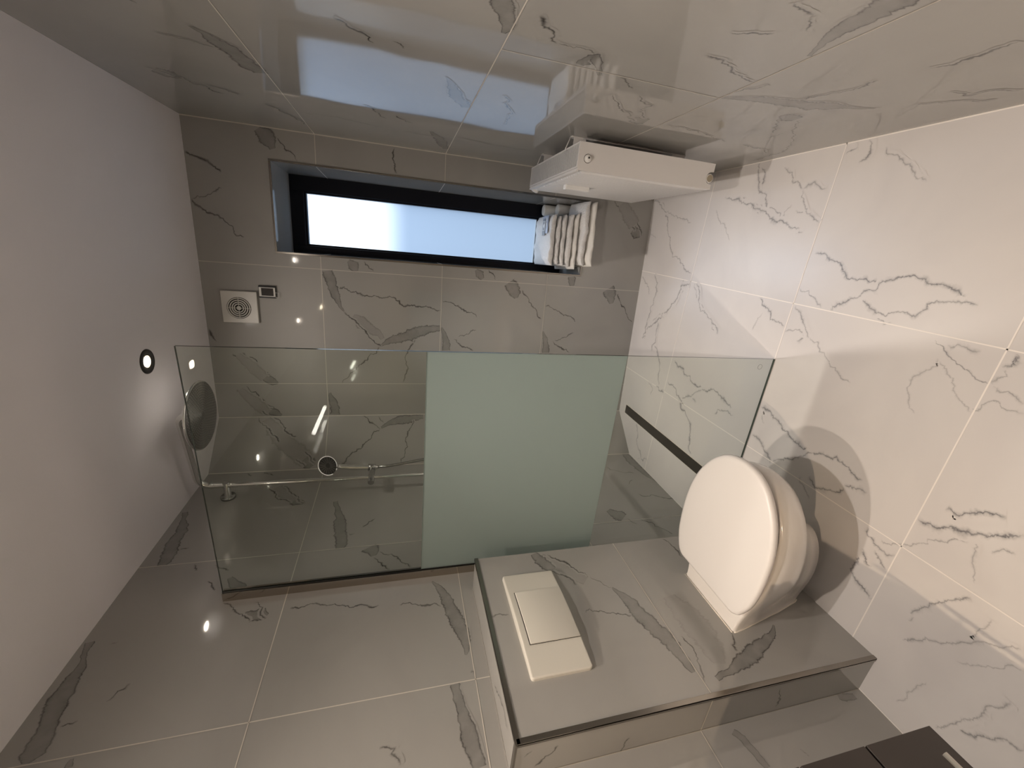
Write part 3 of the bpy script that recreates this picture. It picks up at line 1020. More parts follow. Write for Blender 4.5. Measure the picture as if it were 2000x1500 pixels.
fb(WX0 - w_, WX0 + 0.001, WZ0 - w_, WZ1 + w_, -0.0025, 0.004)
fb(WX1 - 0.001, WX1 + w_, WZ0 - w_, WZ1 + w_, -0.0025, 0.004)
fb(WX0, WX1, WZ1 - 0.001, WZ1 + w_, -0.0025, 0.004)
fb(WX0, WX1, WZ0 - w_, WZ0 + 0.001, -0.0025, 0.004)
structure(mb.build('trim_2', M['trim'], bevel=0.0008), 'dark metal edge trim round the window reveal')

# window: black frame, sash step and frosted pane
PX0, PX1, PZ0, PZ1 = 1.107, 1.3695, 0.588, 1.919
mb = MB()
d0, d1 = WD, WD + 0.07
fb(WX0 - 0.02, PX0 - 0.010, WZ0 - 0.02, WZ1 + 0.02, d0, d1)
fb(PX1 + 0.010, WX1 + 0.02, WZ0 - 0.02, WZ1 + 0.02, d0, d1)
fb(PX0 - 0.010, PX1 + 0.010, PZ1 + 0.010, WZ1 + 0.02, d0, d1)
fb(PX0 - 0.010, PX1 + 0.010, WZ0 - 0.02, PZ0 - 0.010, d0, d1)
win = structure(mb.build('window_1', M['frame'], bevel=0.002), 'tall narrow frosted window in black frame')
mb = MB()
d0, d1 = WD + 0.012, WD + 0.05
fb(PX0 - 0.0099, PX0, PZ0 - 0.0099, PZ1 + 0.0099, d0, d1)
fb(PX1, PX1 + 0.0099, PZ0 - 0.0099, PZ1 + 0.0099, d0, d1)
fb(PX0, PX1, PZ1, PZ1 + 0.0099, d0, d1)
fb(PX0, PX1, PZ0 - 0.0099, PZ0, d0, d1)
gk = mb.build('glazing_bead', M['frame'], bevel=0.0012)
gk.parent = win
mb = MB()
d0 = WD + 0.026
mb.face([bk(PX0 - 0.004, PZ0 - 0.004, -d0), bk(PX1 + 0.004, PZ0 - 0.004, -d0), bk(PX1 + 0.004, PZ1 + 0.004, -d0),
         bk(PX0 - 0.004, PZ1 + 0.004, -d0)])
pane = mb.build('window_pane', M['pane'])
pane.parent = win

# ------------------------------------------------------------------ shower screen
GX0, GX1, GZ1 = 0.029, 0.894, 2.0
FZ0, FZ1 = 0.652, 1.345
scr = thing('shower_screen', (0.46, YG, 0), 'frameless clear glass shower screen with a frosted middle band', 'shower screen')
g = 0.004


def pane_piece(z0, z1, mats, name, par):
    m = MB()
    A = [(GX0, YG - g), (GX1, YG - g), (GX1, YG + g), (GX0, YG + g)]
    for i in range(4):
        a, b_ = A[i], A[(i + 1) % 4]
        mi = 0 if i in (0, 2) else 1
        m.face([(a[0], a[1], z0), (b_[0], b_[1], z0), (b_[0], b_[1], z1), (a[0], a[1], z1)], mi)
    m.face([(x, y, z1) for x, y in A], 1)
    m.face([(x, y, z0) for x, y in A[::-1]], 1)
    return m.build(name, mats, par)


m = MB()
A = [(GX0, YG - g), (GX1, YG - g), (GX1, YG + g), (GX0, YG + g)]
for z0, z1, body in ((0.004, FZ0, 0), (FZ0, FZ1, 2), (FZ1, GZ1, 0)):
    for i in (1, 3):
        a, b_ = A[i], A[(i + 1) % 4]
        m.face([(a[0], a[1], z0), (b_[0], b_[1], z0), (b_[0], b_[1], z1), (a[0], a[1], z1)], 1)
    if body == 0:
        for i in (0, 2):
            a, b_ = A[i], A[(i + 1) % 4]
            m.face([(a[0], a[1], z0), (b_[0], b_[1], z0), (b_[0], b_[1], z1), (a[0], a[1], z1)], 0)
m.face([(x, y, GZ1) for x, y in A], 1)
m.face([(x, y, 0.004) for x, y in A[::-1]], 1)
m.build('glass_panel', [M['glass'], M['edge']], scr)
m = MB()
m.box(GX0, GX1 - 0.0008, YG - 0.0012, YG + 0.0012, FZ0, FZ1)
o = m.build('frosted_band', M['frost'], scr)
o['label'] = 'frosted band across the middle of the glass'
m = MB()
m.box(0, GX0 + 0.004, YG - 0.011, YG - 0.0045, 0.004, GZ1)
m.box(0, GX0 + 0.004, YG + 0.0045, YG + 0.011, 0.004, GZ1)
m.box(0, 0.004, YG - 0.0045, YG + 0.0045, 0.004, GZ1)
m.build('wall_profile', M['profile'], scr)
m = MB()
m.box(GX0 + 0.0045, GX0 + 0.0075, YG - 0.0062, YG - 0.0042, 0.004, GZ1)
m.build('seal', M['black'], scr)
m = MB()
m.box(GX0, GX1, YG - 0.0035, YG + 0.0035, 0.0005, 0.0039)
m.build('bottom_seal', M['chrome_dark'], scr)
m = MB()
m.lathe((0.862, YG - 0.0042, 0.066), (0, -1, 0), [(0, 0.0105), (0.0004, 0.0105), (0.0004, 0.0092), (0, 0.0092)], 28, caps=False)
m.build('etched_ring', M['chrome_dark'], scr)

# ------------------------------------------------------------------ shower column
RX, RY = 0.067, -0.405
sh = thing('shower_column', (RX, RY, 1.0), 'chrome shower column with round overhead rose and hand shower', 'shower')
m = MB()
HX, HY, ZT = 0.443, -0.462, 2.283
pts = [(RX, RY, 1.05), (RX, RY, 1.6), (RX, RY, 2.2)]
for k in range(9):
    a = math.pi / 2 * k / 8
    r_ = 0.05
    dxy = Vector((HX - RX, HY - RY, 0)).normalized()
    p = Vector((RX, RY, ZT - r_)) + dxy * (r_ * (1 - math.cos(a))) + Vector((0, 0, r_ * math.sin(a)))
    pts.append(tuple(p))
for k in range(9):
    a = math.pi / 2 * k / 8
    r_ = 0.038
    p = Vector((HX, HY, ZT - r_)) - dxy * (r_ * (1 - math.sin(a))) + Vector((0, 0, r_ * math.cos(a)))
    pts.append(tuple(p))
pts.append((HX, HY, 2.222))
m.tube(pts, [0.0095, 0.0095, 0.0115] + [0.0135] * (len(pts) - 3), 20)
m.build('riser_rail', M['chrome'], sh)
m = MB()
m.lathe((0, RY, 2.178), (1, 0, 0), [(0.0, 0.030), (0.010, 0.030), (0.0125, 0.028), (0.0125, 0.0135), (0.080, 0.0135), (0.083, 0.012)], 36)
m.build('wall_bracket', M['chrome_dark'], sh)
m = MB()
m.lathe((HX, HY, 2.198), (0, 0, 1), [(0.0, 0.128), (0.0, 0.137), (0.002, 0.141), (0.006, 0.142), (0.010, 0.138), (0.012, 0.060), (0.018, 0.024), (0.026, 0.020), (0.032, 0.018)], 64)
hd = m.build('overhead_rose', M['chrome'], sh)
m = MB()
m.lathe((HX, HY, 2.1975), (0, 0, -1), [(0.0, 0.1365), (0.0008, 0.136), (0.0008, 0.020), (0.004, 0.018), (0.006, 0.012), (0.0066, 0.0)], 64, caps=False)
rnd = random.Random(3)
for ring in range(2, 14):
    rr_ = 0.0098 * ring
    nn_ = int(ring * 5)
    for k in range(nn_):
        a = 2 * math.pi * (k + 0.5 * (ring % 2)) / nn_
        m.lathe((HX + rr_ * math.cos(a), HY + rr_ * math.sin(a), 2.1967), (0, 0, -1), [(0, 0.0014), (0.0014, 0.0009)], 5, 1)
np_ = m.build('nozzle_plate', [M['nozzle'], M['plastic']], hd)
# slider, hand shower, hose
m = MB()
SZ = 1.557
m.lathe((RX, RY, SZ), (0.0, -1.0, 0), [(-0.098, 0.0135), (-0.096, 0.0152), (0.044, 0.0152), (0.046, 0.0135)], 28)
m.lathe((RX + 0.008, RY + 0.078, SZ + 0.002), (0.05, 0.0, 1.0), [(-0.018, 0.0155), (0.018, 0.0170)], 24)
m.build('slider', M['chrome_dark'], sh)
m = MB()
hq = [(0.074, -0.327, 1.530), (0.075, -0.327, 1.575), (0.078, -0.328, 1.62), (0.082, -0.330, 1.665), (0.088, -0.332, 1.70), (0.094, -0.332, 1.722)]
m.tube(hq, [0.0105, 0.0125, 0.0135, 0.0135, 0.0125, 0.0105], 20)
hc = Vector((0.090, -0.320, 1.768))
hn = Vector((0.62, -0.52, -0.58)).normalized()
m.lathe(hc - hn * 0.012, hn, [(-0.008, 0.010), (-0.004, 0.030), (0.004, 0.047), (0.012, 0.0505), (0.016, 0.0495)], 40)
hsd = m.build('hand_shower', M['chrome'], sh)
m = MB()
m.lathe(hc + hn * 0.0045, hn, [(0.0, 0.0455), (0.0012, 0.0445), (0.0012, 0.010), (0.003, 0.009), (0.003, 0.0)], 40, caps=False)
ax_ = hn.orthogonal().normalized()
ay_ = hn.cross(ax_)
for k in range(18):
    for j in range(6):
        a = 2 * math.pi * k / 18
        r_ = 0.015 + 0.005 * j
        m.lathe(hc + hn * 0.0056 + ax_ * (r_ * math.cos(a)) + ay_ * (r_ * math.sin(a)), hn, [(0, 0.0009), (0.001, 0.0006)], 5, 1)
m.build('spray_face', [M['hand'], M['plastic']], hsd)
m = MB()
hp = [(0.074, -0.327, 1.535), (0.076, -0.324, 1.48), (0.082, -0.320, 1.42), (0.094, -0.314, 1.33), (0.105, -0.310, 1.22), (0.108, -0.31, 1.08),
      (0.10, -0.35, 0.92), (0.085, -0.352, 0.86), (0.075, -0.365, 0.88), (0.068, -0.385, 0.96), (0.067, -0.40, 1.02)]
m.tube(hp, 0.0072, 12)
m.build('hose', M['chrome_dark'], sh)
m = MB()
m.tube([(RX, RY - 0.14, 1.05), (RX, RY + 0.14, 1.05)], 0.021, 20)
m.lathe((0, RY - 0.075, 1.05), (1, 0, 0), [(0, 0.032), (0.01, 0.032), (0.012, 0.014), (0.06, 0.014)], 24)
m.lathe((0, RY + 0.075, 1.05), (1, 0, 0), [(0, 0.032), (0.01, 0.032), (0.012, 0.014), (0.06, 0.014)], 24)
m.build('mixer', M['chrome'], sh)

# linear drain
m = MB()
dr = [(0.2665, -0.038), (0.2955, -0.098)]


def trough(x0, x1, y0, y1, z0, z1, mi, m):
    m.box(x0, x1, y0, y1, z0, z1, mi, lambda x, y, z: (x + (y + 0.07) * 0.0, y, z))


trough(0.224, 0.2865, -0.90, -0.055, 0.0012, 0.0020, 1, m)
trough(0.2275, 0.283, -0.8965, -0.0585, 0.0021, 0.0032, 0, m)
tag(m.build('linear_drain', [M['drain'], M['silicone']]), 'long dark steel linear drain let into the shower floor', 'drain')

# ------------------------------------------------------------------ toilet
TY = -1.39
tl = thing('toilet', (D, TY, 0.0), 'white wall-hung toilet with closed lid on the tiled boxing', 'toilet')


def interp(tab, x):
    if x <= tab[0][0]:
        return tab[0][1]
    for a, b in zip(tab, tab[1:]):
        if x <= b[0]:
            k = (x - a[0]) / (b[0] - a[0])
            k2 = k * k * (3 - 2 * k) if False else k
            return a[1] + (b[1] - a[1]) * k2
    return tab[-1][1]


def ring(z, tip, back, mx, n=26, xb=None, pw=2.2, um=0.50):
    xb = D if xb is None else xb
    side = []
    for i in range(n + 1):
        u = (1 - math.cos(math.pi * i / n)) / 2
        if u < um:
            k = u / um
            k = k * k * (3 - 2 * k)
            h = back + (mx - back) * k
        else:
            h = mx * (max(0.0, 1 - ((u - um) / (1 - um)) ** pw)) ** (1 / 2.0)
        side.append((xb + (tip - xb) * u, h))
    zf = z if callable(z) else (lambda x: z)
    L = [(x, TY + h, zf(x)) for x, h in side]
    Rr = [(x, TY - h, zf(x)) for x, h in side[::-1][1:]]
    return L + Rr


m = MB()
prof = [(0.060, 0.395, 0.040, 0.050), (0.064, 0.414, 0.048, 0.062), (0.080, 0.430, 0.056, 0.074), (0.13, 0.455, 0.068, 0.088),
        (0.18, 0.505, 0.080, 0.106), (0.225, 0.555, 0.088, 0.126), (0.262, 0.605, 0.096, 0.148), (0.295, 0.643, 0.103, 0.163), (0.33, 0.664, 0.110, 0.170),
        (0.362, 0.673, 0.116, 0.173), (0.388, 0.676, 0.120, 0.174), (0.397, 0.672, 0.119, 0.171), (0.400, 0.664, 0.115, 0.165)]
m.grid([ring(z, t_, b_, w) for z, t_, b_, w in prof], 0, True, True, True)
bowl = m.build('bowl', M['ceramic'], tl)
bowl['label'] = 'white ceramic bowl'
m = MB()      # silicone line against the tiles
sil = [(D + 0.001, TY - b_ - 0.001, z) for z, t_, b_, w in prof[1:-1]]
m.tube(sil, 0.0026, 8)
m.tube([(D + 0.001, TY + b_ + 0.001, z) for z, t_, b_, w in prof[1:-1]], 0.0026, 8)
m.tube([(D + 0.001, TY - 0.12, 0.403), (D + 0.001, TY + 0.12, 0.403)], 0.0022, 8)
m.build('silicone_joint', M['silicone'], tl)
LIDO = [(.236, .118), (.243, .135), (.262, .150), (.315, .170), (.39, .1785), (.47, .1775), (.53, .168), (.585, .149), (.635, .119), (.670, .085), (.690, .048), (.698, .0)]


def catmull(tab, n):
    P = [tab[0]] + tab + [(tab[-1][0], -tab[-2][1])]
    out = []
    for i in range(1, len(P) - 2):
        for j in range(n):
            t_ = j / n
            q = []
            for c_ in range(2):
                a, b_, c2_, d_ = P[i - 1][c_], P[i][c_], P[i + 1][c_], P[i + 2][c_]
                q.append(0.5 * (2 * b_ + (c2_ - a) * t_ + (2 * a - 5 * b_ + 4 * c2_ - d_) * t_ * t_ + (3 * b_ - a - 3 * c2_ + d_) * t_ ** 3))
            out.append(tuple(q))
    out.append(tab[-1])
    return out


side = catmull(LIDO, 6)


def lidring(z, inset, dome=0.0):
    cx_ = 0.46
    L = []
    for x, h in side:
        kx = 1 - inset / 0.232
        kh = 1 - inset / 0.178
        L.append((cx_ + (x - cx_) * kx, h * kh))
    pts_ = [(x, TY + h) for x, h in L] + [(x, TY - h) for x, h in L[::-1][1:]]
    return [(x, y, z) for x, y in pts_]


m = MB()
m.grid([lidring(0.4065, 0.028), lidring(0.407, 0.022), lidring(0.410, 0.018), lidring(0.416, 0.016), lidring(0.4225, 0.018), lidring(0.4235, 0.03)], 0, True, True, True)
m.build('seat', M['lid'], tl)
m = MB()
rows = [lidring(0.4265, 0.012), lidring(0.4268, 0.004), lidring(0.430, 0.0006), lidring(0.438, 0.0), lidring(0.4445, 0.0022), lidring(0.4475, 0.007), lidring(0.4487, 0.014)]
for i_, z_ in ((0.04, 0.4496), (0.08, 0.4508), (0.12, 0.4516), (0.16, 0.4520), (0.176, 0.4521)):
    rows.append(lidring(z_, i_))
m.grid(rows, 0, True, True, True)
m.build('lid', M['lid'], tl)
for sgn in (-1, 1):
    m = MB()
    m.lathe((0.238, TY + sgn * 0.078, 0.404), (0, 0, 1), [(0, 0.014), (0.012, 0.014), (0.022, 0.011)], 20)
    m.build('hinge', M['plastic_w'], tl)

# flush plate
fp = thing('flush_plate', (D, -1.36, 0.99), 'cream dual-width flush plate above the toilet', 'flush plate')


def plate(y0, y1, z0, z1, bulge, thick, name, par, rad=0.009, ro=0.004):
    """arched plastic cover lying on the boxing face"""
    def samples(L):
        e = [0, 0.0006, 0.0015, 0.003, 0.005, 0.009, 0.014]
        mid = [0.02 + (L - 0.04) * k / 16 for k in range(17)]
        return e + mid + [L - q for q in e[::-1]]
    sy, sz = samples(y1 - y0), samples(z1 - z0)
    rows_ = []
    for a in sz:
        ring_ = []
        ev = min(a, z1 - z0 - a)
        ins = rad - math.sqrt(max(0.0, rad * rad - (rad - ev) ** 2)) if ev < rad else 0.0
        for c_ in sy:
            eh = min(c_, y1 - y0 - c_)
            y = y0 + ins + c_ / (y1 - y0) * (y1 - y0 - 2 * ins)
            de = min(eh, ev)
            k_ = math.sqrt(max(0.0, 1 - (1 - min(de / ro, 1)) ** 2))
            u = (y - (y0 + y1) / 2) / ((y1 - y0) / 2)
            ring_.append((D + (thick + bulge * (1 - u * u)) - ro * (1 - k_), y, z0 + a))
        rows_.append(ring_)
    mm_ = MB()
    mm_.grid(rows_, 0, True, False)
    skirt = rows_[0] + [r[-1] for r in rows_[1:]] + rows_[-1][::-1][1:] + [r[0] for r in rows_[::-1][1:-1]]
    mm_.grid([skirt, [(D, y, z) for x, y, z in skirt]], 0, False, True)
    return mm_.build(name, M['plate'], par)


PY0, PY1 = -1.537, -1.184
plate(PY0, PY1, 0.902, 1.083, 0.010, 0.012, 'plate_body', fp)
m = MB()
yy0, yy1 = -1.448, -1.268


def flat_x(y):
    u = (y - (PY0 + PY1) / 2) / ((PY1 - PY0) / 2)
    return D + 0.012 + 0.010 * (1 - u * u)


# raised button following the arch
rows = []
N_ = 14
for zz, dx in ((0.9035, -0.001), (0.9045, 0.0024), (0.907, 0.0034), (0.99, 0.0042), (1.058, 0.0034), (1.0605, 0.0024), (1.0615, -0.001)):
    rows.append([(flat_x(yy0 + (yy1 - yy0) * k / N_) + dx, yy0 + (yy1 - yy0) * k / N_, zz) for k in range(N_ + 1)])
m.grid(rows, 0, True, False)
for e in (0, N_):
    b_ = [r_[e] for r_ in rows]
    m.face(b_)
m.build('flush_button', M['plate'], fp)
m = MB()
m.grid([[(flat_x(y_) + 0.0011, y_, z_) for y_ in [yy0 - 0.0018 + (yy1 - yy0 + 0.0036) * k / N_ for k in range(N_ + 1)]] for z_ in (0.904, 1.0635)], 0, True, False)
m.build('button_gap', M['dark'], fp)

# ------------------------------------------------------------------ radiator
ry0, ry1, rz0, rz1 = -0.665, -0.075, 0.232, 0.806
rad = thing('radiator', rt(-0.37, rz0, 0.09), 'white panel radiator with top grille mounted under the window side', 'radiator')
rad['label'] = 'white ribbed panel radiator hung on the right wall below the window'


def rb(mm_, a0, a1, y0, y1, z0, z1, mi=0):
    mm_.box(a0, a1, y0, y1, z0, z1, mi, lambda a, y, z: (W + SR * y - a, y, z))


FR = 0.134        # front face distance from wall
BK_ = 0.042       # back face distance
m = MB()
# front sheet with its vertical flutes
n_f = 26
rows = []
ys = []
for k in range(n_f * 8 + 1):
    ys.append(ry0 + 0.014 + (ry1 - ry0 - 0.028) * k / (n_f * 8))
for zz, on in ((rz0 + 0.012, 0), (rz0 + 0.018, 1), (rz1 - 0.028, 1), (rz1 - 0.022, 0)):
    rows.append([(W + SR * y - (FR + on * 0.0060 * (1 - max(0.0, math.cos(2 * math.pi * (k / 8.0))) ** 1.4)), y, zz) for k, y in enumerate(ys)])
m.grid(rows, 0, True, False)
rb(m, FR - 0.006, FR, ry0 - 0.0003, ry0 + 0.014, rz0, rz1)
rb(m, FR - 0.006, FR, ry1 - 0.014, ry1 - 0.0016, rz0, rz1)
rb(m, FR - 0.006, FR, ry0 + 0.014, ry1 - 0.014, rz0, rz0 + 0.012)
rb(m, FR - 0.006, FR, ry0 + 0.014, ry1 - 0.014, rz1 - 0.022, rz1)
fpn = m.build('front_panel', M['rad'], rad)
m = MB()
rb(m, BK_ + 0.008, FR - 0.012, ry0 + 0.010, ry1 - 0.010, rz0 + 0.02, rz1 - 0.03)
rb(m, BK_, BK_ + 0.006, ry0 + 0.004, ry1 - 0.004, rz0 + 0.006, rz1 - 0.006)
m.build('back_panel', M['rad'], rad)
for yy, nm in ((ry0, 0), (ry1 - 0.0015, 1)):
    m = MB()
    # side sheet with a notch round the lower port
    a0, a1 = BK_, FR - 0.0061
    yA, yB = yy, yy + 0.0015
    poly = [(a0, rz1), (a1 - 0.004, rz1), (a1, rz1 - 0.004), (a1, rz0), ]
    nc = 0.094
    poly += [(nc + 0.022, rz0)]
    for k in range(9):
        a = math.pi * k / 8
        poly.append((nc + 0.022 * math.cos(a), rz0 + 0.008 + 0.022 * math.sin(a)))
    poly += [(nc - 0.022, rz0), (a0, rz0)]
    for yv in (yA, yB):
        m.face([(W + SR * yv - a, yv, z) for a, z in poly])
    for p, q in zip(poly, poly[1:] + poly[:1]):
        m.face([(W + SR * yA - p[0], yA, p[1]), (W + SR * yA - q[0], yA, q[1]), (W + SR * yB - q[0], yB, q[1]), (W + SR * yB - p[0], yB, p[1])])
    m.build('side_panel', M['rad'], rad)
m = MB()
rb(m, BK_, BK_ + 0.005, ry0 + 0.0017, ry1 - 0.0017, rz1 - 0.004, rz1 + 0.002)
rb(m, FR - 0.013, FR - 0.007, ry0 + 0.0017, ry1 - 0.0017, rz1 - 0.004, rz1 + 0.002)
rb(m, BK_ + 0.005, FR - 0.013, ry0 + 0.0017, ry0 + 0.007, rz1 - 0.004, rz1 + 0.002)
rb(m, BK_ + 0.005, FR - 0.013, ry1 - 0.007, ry1 - 0.0017, rz1 - 0.004, rz1 + 0.002)
k = 0
y = ry0 + 0.011
while y < ry1 - 0.01:
    rb(m, BK_ + 0.005, FR - 0.013, y, y + 0.0058, rz1 - 0.005, rz1 - 0.0005, 1)
    y += 0.0125
rb(m, FR - 0.001, FR + 0.004, ry0 + 0.004, ry1, rz1 - 0.006, rz1 + 0.0015)
rb(m, BK_ + 0.005, FR - 0.013, ry0 + 0.006, ry1 - 0.006, rz1 - 0.02, rz1 - 0.016, 2)
m.build('top_grille', [M['rad'], M['grille'], M['dark']], rad)


def rpt(a, y, z):
    return Vector((W + SR * y - a, y, z))


m = MB()
c_ = rpt(0.094, ry0, rz1 - 0.035)
m.lathe(c_, (0, -1, 0), [(0, 0.0135), (0.004, 0.0135), (0.0045, 0.012), (0.0045, 0.0)], 28, caps=False)
m.lathe(c_ + Vector((0, -0.0046, 0)), (0, -1, 0), [(0, 0.0105), (0.006, 0.0100), (0.0065, 0.004)], 24, 0)
m.lathe(c_ + Vector((0.002, -0.0105, 0.0)), (0, -1, 0), [(0, 0.0035), (0.001, 0.0035)], 12, 1)
m.lathe(c_ + Vector((0, -0.0002, 0)), (0, -1, 0), [(0, 0.0152), (0.0003, 0.0152)], 28, 1)
m.build('air_vent_plug', [M['plastic_w'], M['dark']], rad)
m = MB()
c_ = rpt(0.094, ry0 + 0.012, rz0 + 0.012)
m.lathe(c_, (0, -1, 0), [(0, 0.016), (0.010, 0.016), (0.011, 0.0145)], 28, 0)
m.lathe(c_ + Vector((0, -0.0112, 0)), (0, -1, 0), [(0, 0.013), (0.0012, 0.0125)], 28, 1)
m.build('blanking_plug', [M['plastic_w'], pbr('plug_brass', (0.42, 0.37, 0.28), 0.3, 0.6)], rad)
for yb in (-0.53, -0.18):
    m = MB()
    m.tube([rpt(0.0, yb, rz1 - 0.01), rpt(0.028, yb, rz1 + 0.0), rpt(0.044, yb, rz1 + 0.006), rpt(0.050, yb, rz1 + 0.0)], 0.0022, 8)
    rb(m, 0.0, 0.0035, yb - 0.012, yb + 0.012, rz0 + 0.06, rz1 - 0.01)
    rb(m, 0.0, 0.040, yb - 0.010, yb - 0.007, rz1 - 0.07, rz1 - 0.02)
    rb(m, 0.0, 0.040, yb - 0.010, yb - 0.007, rz0 + 0.06, rz0 + 0.12)
    m.build('wall_bracket', M['rad'], rad)
# heat cost meter on the front
m = MB()
rb(m, FR + 0.0031, FR + 0.024, -0.375, -0.345, 0.620, 0.733)
me_ = m.build('heat_meter', M['plastic_w'], rad, bevel=0.004)
# thermostat head at the far end
m = MB()
vc = rpt(0.094, ry1, rz1 - 0.045)
m.lathe(vc, (0, 1, 0), [(0, 0.010), (0.012, 0.010), (0.012, 0.014), (0.03, 0.016)], 20)
m.lathe(vc + Vector((-0.01, 0.020, 0)), (-0.9, 0.1, 0.3), [(0.0, 0.012), (0.01, 0.016), (0.03, 0.018), (0.040, 0.017), (0.043, 0.010)], 24)
m.build('thermostat_valve', M['plastic_w'], rad)
m = MB()
m.tube([vc + Vector((0, 0.02, 0)), vc + Vector((0, 0.022, -0.06)), vc + Vector((0.02, 0.022, -0.09)), vc + Vector((0.093, 0.022, -0.09))], 0.0075, 12)
m.build('supply_pipe', M['chrome_dark'], rad)

# ------------------------------------------------------------------ fan and little hygrometer
fan = thing('extractor_fan', bk(0.785, 2.175, 0), 'square cream extractor fan cover with round slotted grille near ceiling', 'fan')
m = MB()
fx0, fx1, fz0, fz1 = 0.7095, 0.8622, 2.0985, 2.2535
fb(fx0 + 0.006, fx1 - 0.006, fz0 + 0.006, fz1 - 0.006, -0.012, 0.0, m)
fb(fx0, fx1, fz0, fz1, -0.018, -0.008, m)
fcv = m.build('cover_plate', M['plastic'], fan, bevel=0.003)
fc = Vector(bk((fx0 + fx1) / 2 - 0.004, (fz0 + fz1) / 2 + 0.003, 0.0185))
bn_ = Vector((SB, -1, 0)).normalized()
m = MB()
m.lathe(fc, bn_, [(0, 0.052), (0.0006, 0.052), (0.0006, 0.0)], 48, caps=False)
m.build('grille_opening', M['dark'], fan)
m = MB()
for r_ in (0.0475, 0.038, 0.0285, 0.0195):
    m.lathe(fc, bn_, [(0.0008, r_ - 0.0026), (0.004, r_ - 0.0022), (0.004, r_ + 0.0022), (0.0008, r_ + 0.0026)], 48, caps=False)
m.lathe(fc, bn_, [(0.0008, 0.0105), (0.004, 0.0098), (0.0045, 0.0)], 32, caps=False)
tx = Vector((1, SB, 0)).normalized()
tz = Vector((0, 0, 1))
for a, b_ in ((tx, tz), (tz, tx)):
    for sg in (-1, 1):
        p0 = fc + a * (0.009 * sg) + bn_ * 0.002
        p1 = fc + a * (0.0535 * sg) + bn_ * 0.002
        m.tube([p0, p1], 0.0013, 6)
m.build('grille_rings', M['plastic'], fan)

hy = thing('hygrometer', bk(0.865, 2.05, 0), 'tiny black and silver digital hygrometer hung beside the fan', 'hygrometer')
m = MB()
fb(0.8352, 0.8948, 2.0140, 2.0905, -0.011, 0.0, m)
m.build('case', M['black'], hy, bevel=0.003)
m = MB()
fb(0.843, 0.887, 2.0165, 2.088, -0.0125, -0.0108, m)
m.build('bezel', M['plastic'], hy, bevel=0.001)
m = MB()
fb(0.847, 0.8835, 2.0245, 2.0775, -0.0133, -0.0124, m)
m.build('display', M['screen'], hy)
m = MB()
hx_, hz_ = 0.852, 2.0145
m.tube([bk(hx_ - 0.011, hz_ + 0.003, 0.010), bk(hx_ - 0.011, hz_ - 0.012, 0.010), bk(hx_ + 0.011, hz_ - 0.012, 0.010), bk(hx_ + 0.011, hz_ + 0.003, 0.010)], 0.0013, 8)
m.build('stand_loop', M['plastic'], hy)

# ------------------------------------------------------------------ downlights
lab = ['lit recessed downlight in black ring above the shower glass', 'recessed ceiling downlight above the toilet',
       'recessed ceiling downlight nearest the radiator wall', 'added unseen ceiling downlight behind the camera, warms the near floor']
for i, (lx, ly, lp, la, ls, lc) in enumerate(LAMPS):
    dl = thing('downlight', (lx, ly, H), lab[i], 'ceiling light', 'recessed ceiling downlights')
    m = MB()
    m.lathe((lx, ly, H), (0, 0, -1), [(0.0, 0.0465), (0.003, 0.0455), (0.0045, 0.042), (0.0045, 0.031), (0.001, 0.0225)], 40, caps=False)
    m.build('bezel', M['black'], dl)
    m = MB()
    m.lathe((lx, ly, H), (0, 0, -1), [(0.0012, 0.0225), (0.0020, 0.0175)], 32, caps=False)
    m.build('reflector', M['lamp_glow'], dl)
    m = MB()
    m.lathe((lx, ly, H), (0, 0, -1), [(0.0021, 0.0178), (0.0024, 0.010), (0.0026, 0.0)], 32, caps=False)
    m.build('lens', M['lamp'], dl)

# ------------------------------------------------------------------ vanity and the light bar on the left wall
VX, VY0, VY1, VZ0, VZ1 = 0.450, -2.75, -1.9495, 0.435, 0.86
van = thing('vanity_unit', (0.22, -2.35, VZ0), 'dark wall-hung vanity unit with slim metal drawer handle', 'vanity unit')
m = MB()
m.box(0.0, VX - 0.020, VY0, VY1, VZ0, VZ1)
m.build('carcass', M['vanity'], van)
for i, (z0, z1) in enumerate(((VZ0, 0.6015), (0.6065, 0.755), (0.760, VZ1))):
    m = MB()
    m.box(VX - 0.0185, VX, VY0, VY1, z0, z1)
    if i < 2:
        dw = m.build('drawer_front', M['vanity'], van, bevel=0.0008)
        m = MB()
        hz = 0.489 if i == 0 else 0.70
        m.tube([(VX + 0.022, -1.997, hz), (VX + 0.022, -2.60, hz)], 0.0048, 14)
        for yv in (-2.03, -2.57):
            m.tube([(VX, yv, hz), (VX + 0.022, yv, hz)], 0.003, 8)
        m.build('handle', M['brass'], dw)
    else:
        m.build('top_rail', M['vanity'], van, bevel=0.0008)
m = MB()
m.box(0.0, VX + 0.005, VY0 - 0.002, VY1 + 0.002, VZ1 + 0.001, VZ1 + 0.06)
m.build('washbasin_top', M['counter'], van, bevel=0.006)

lb = thing('wall_light', (0.03, -2.25, 1.9), 'slim lit bar light on the left wall above the vanity', 'wall light')
m = MB()
m.tube([(0.060, -2.44, 1.898), (0.060, -2.08, 1.902)], 0.011, 14)
m.build('light_tube', M['bar'], lb)
m = MB()
m.box(0.0, 0.012, -2.34, -2.18, 1.87, 1.93)
m.tube([(0.012, -2.26, 1.90), (0.052, -2.26, 1.90)], 0.007, 10)
m.build('mounting_plate', M['chrome'], lb)


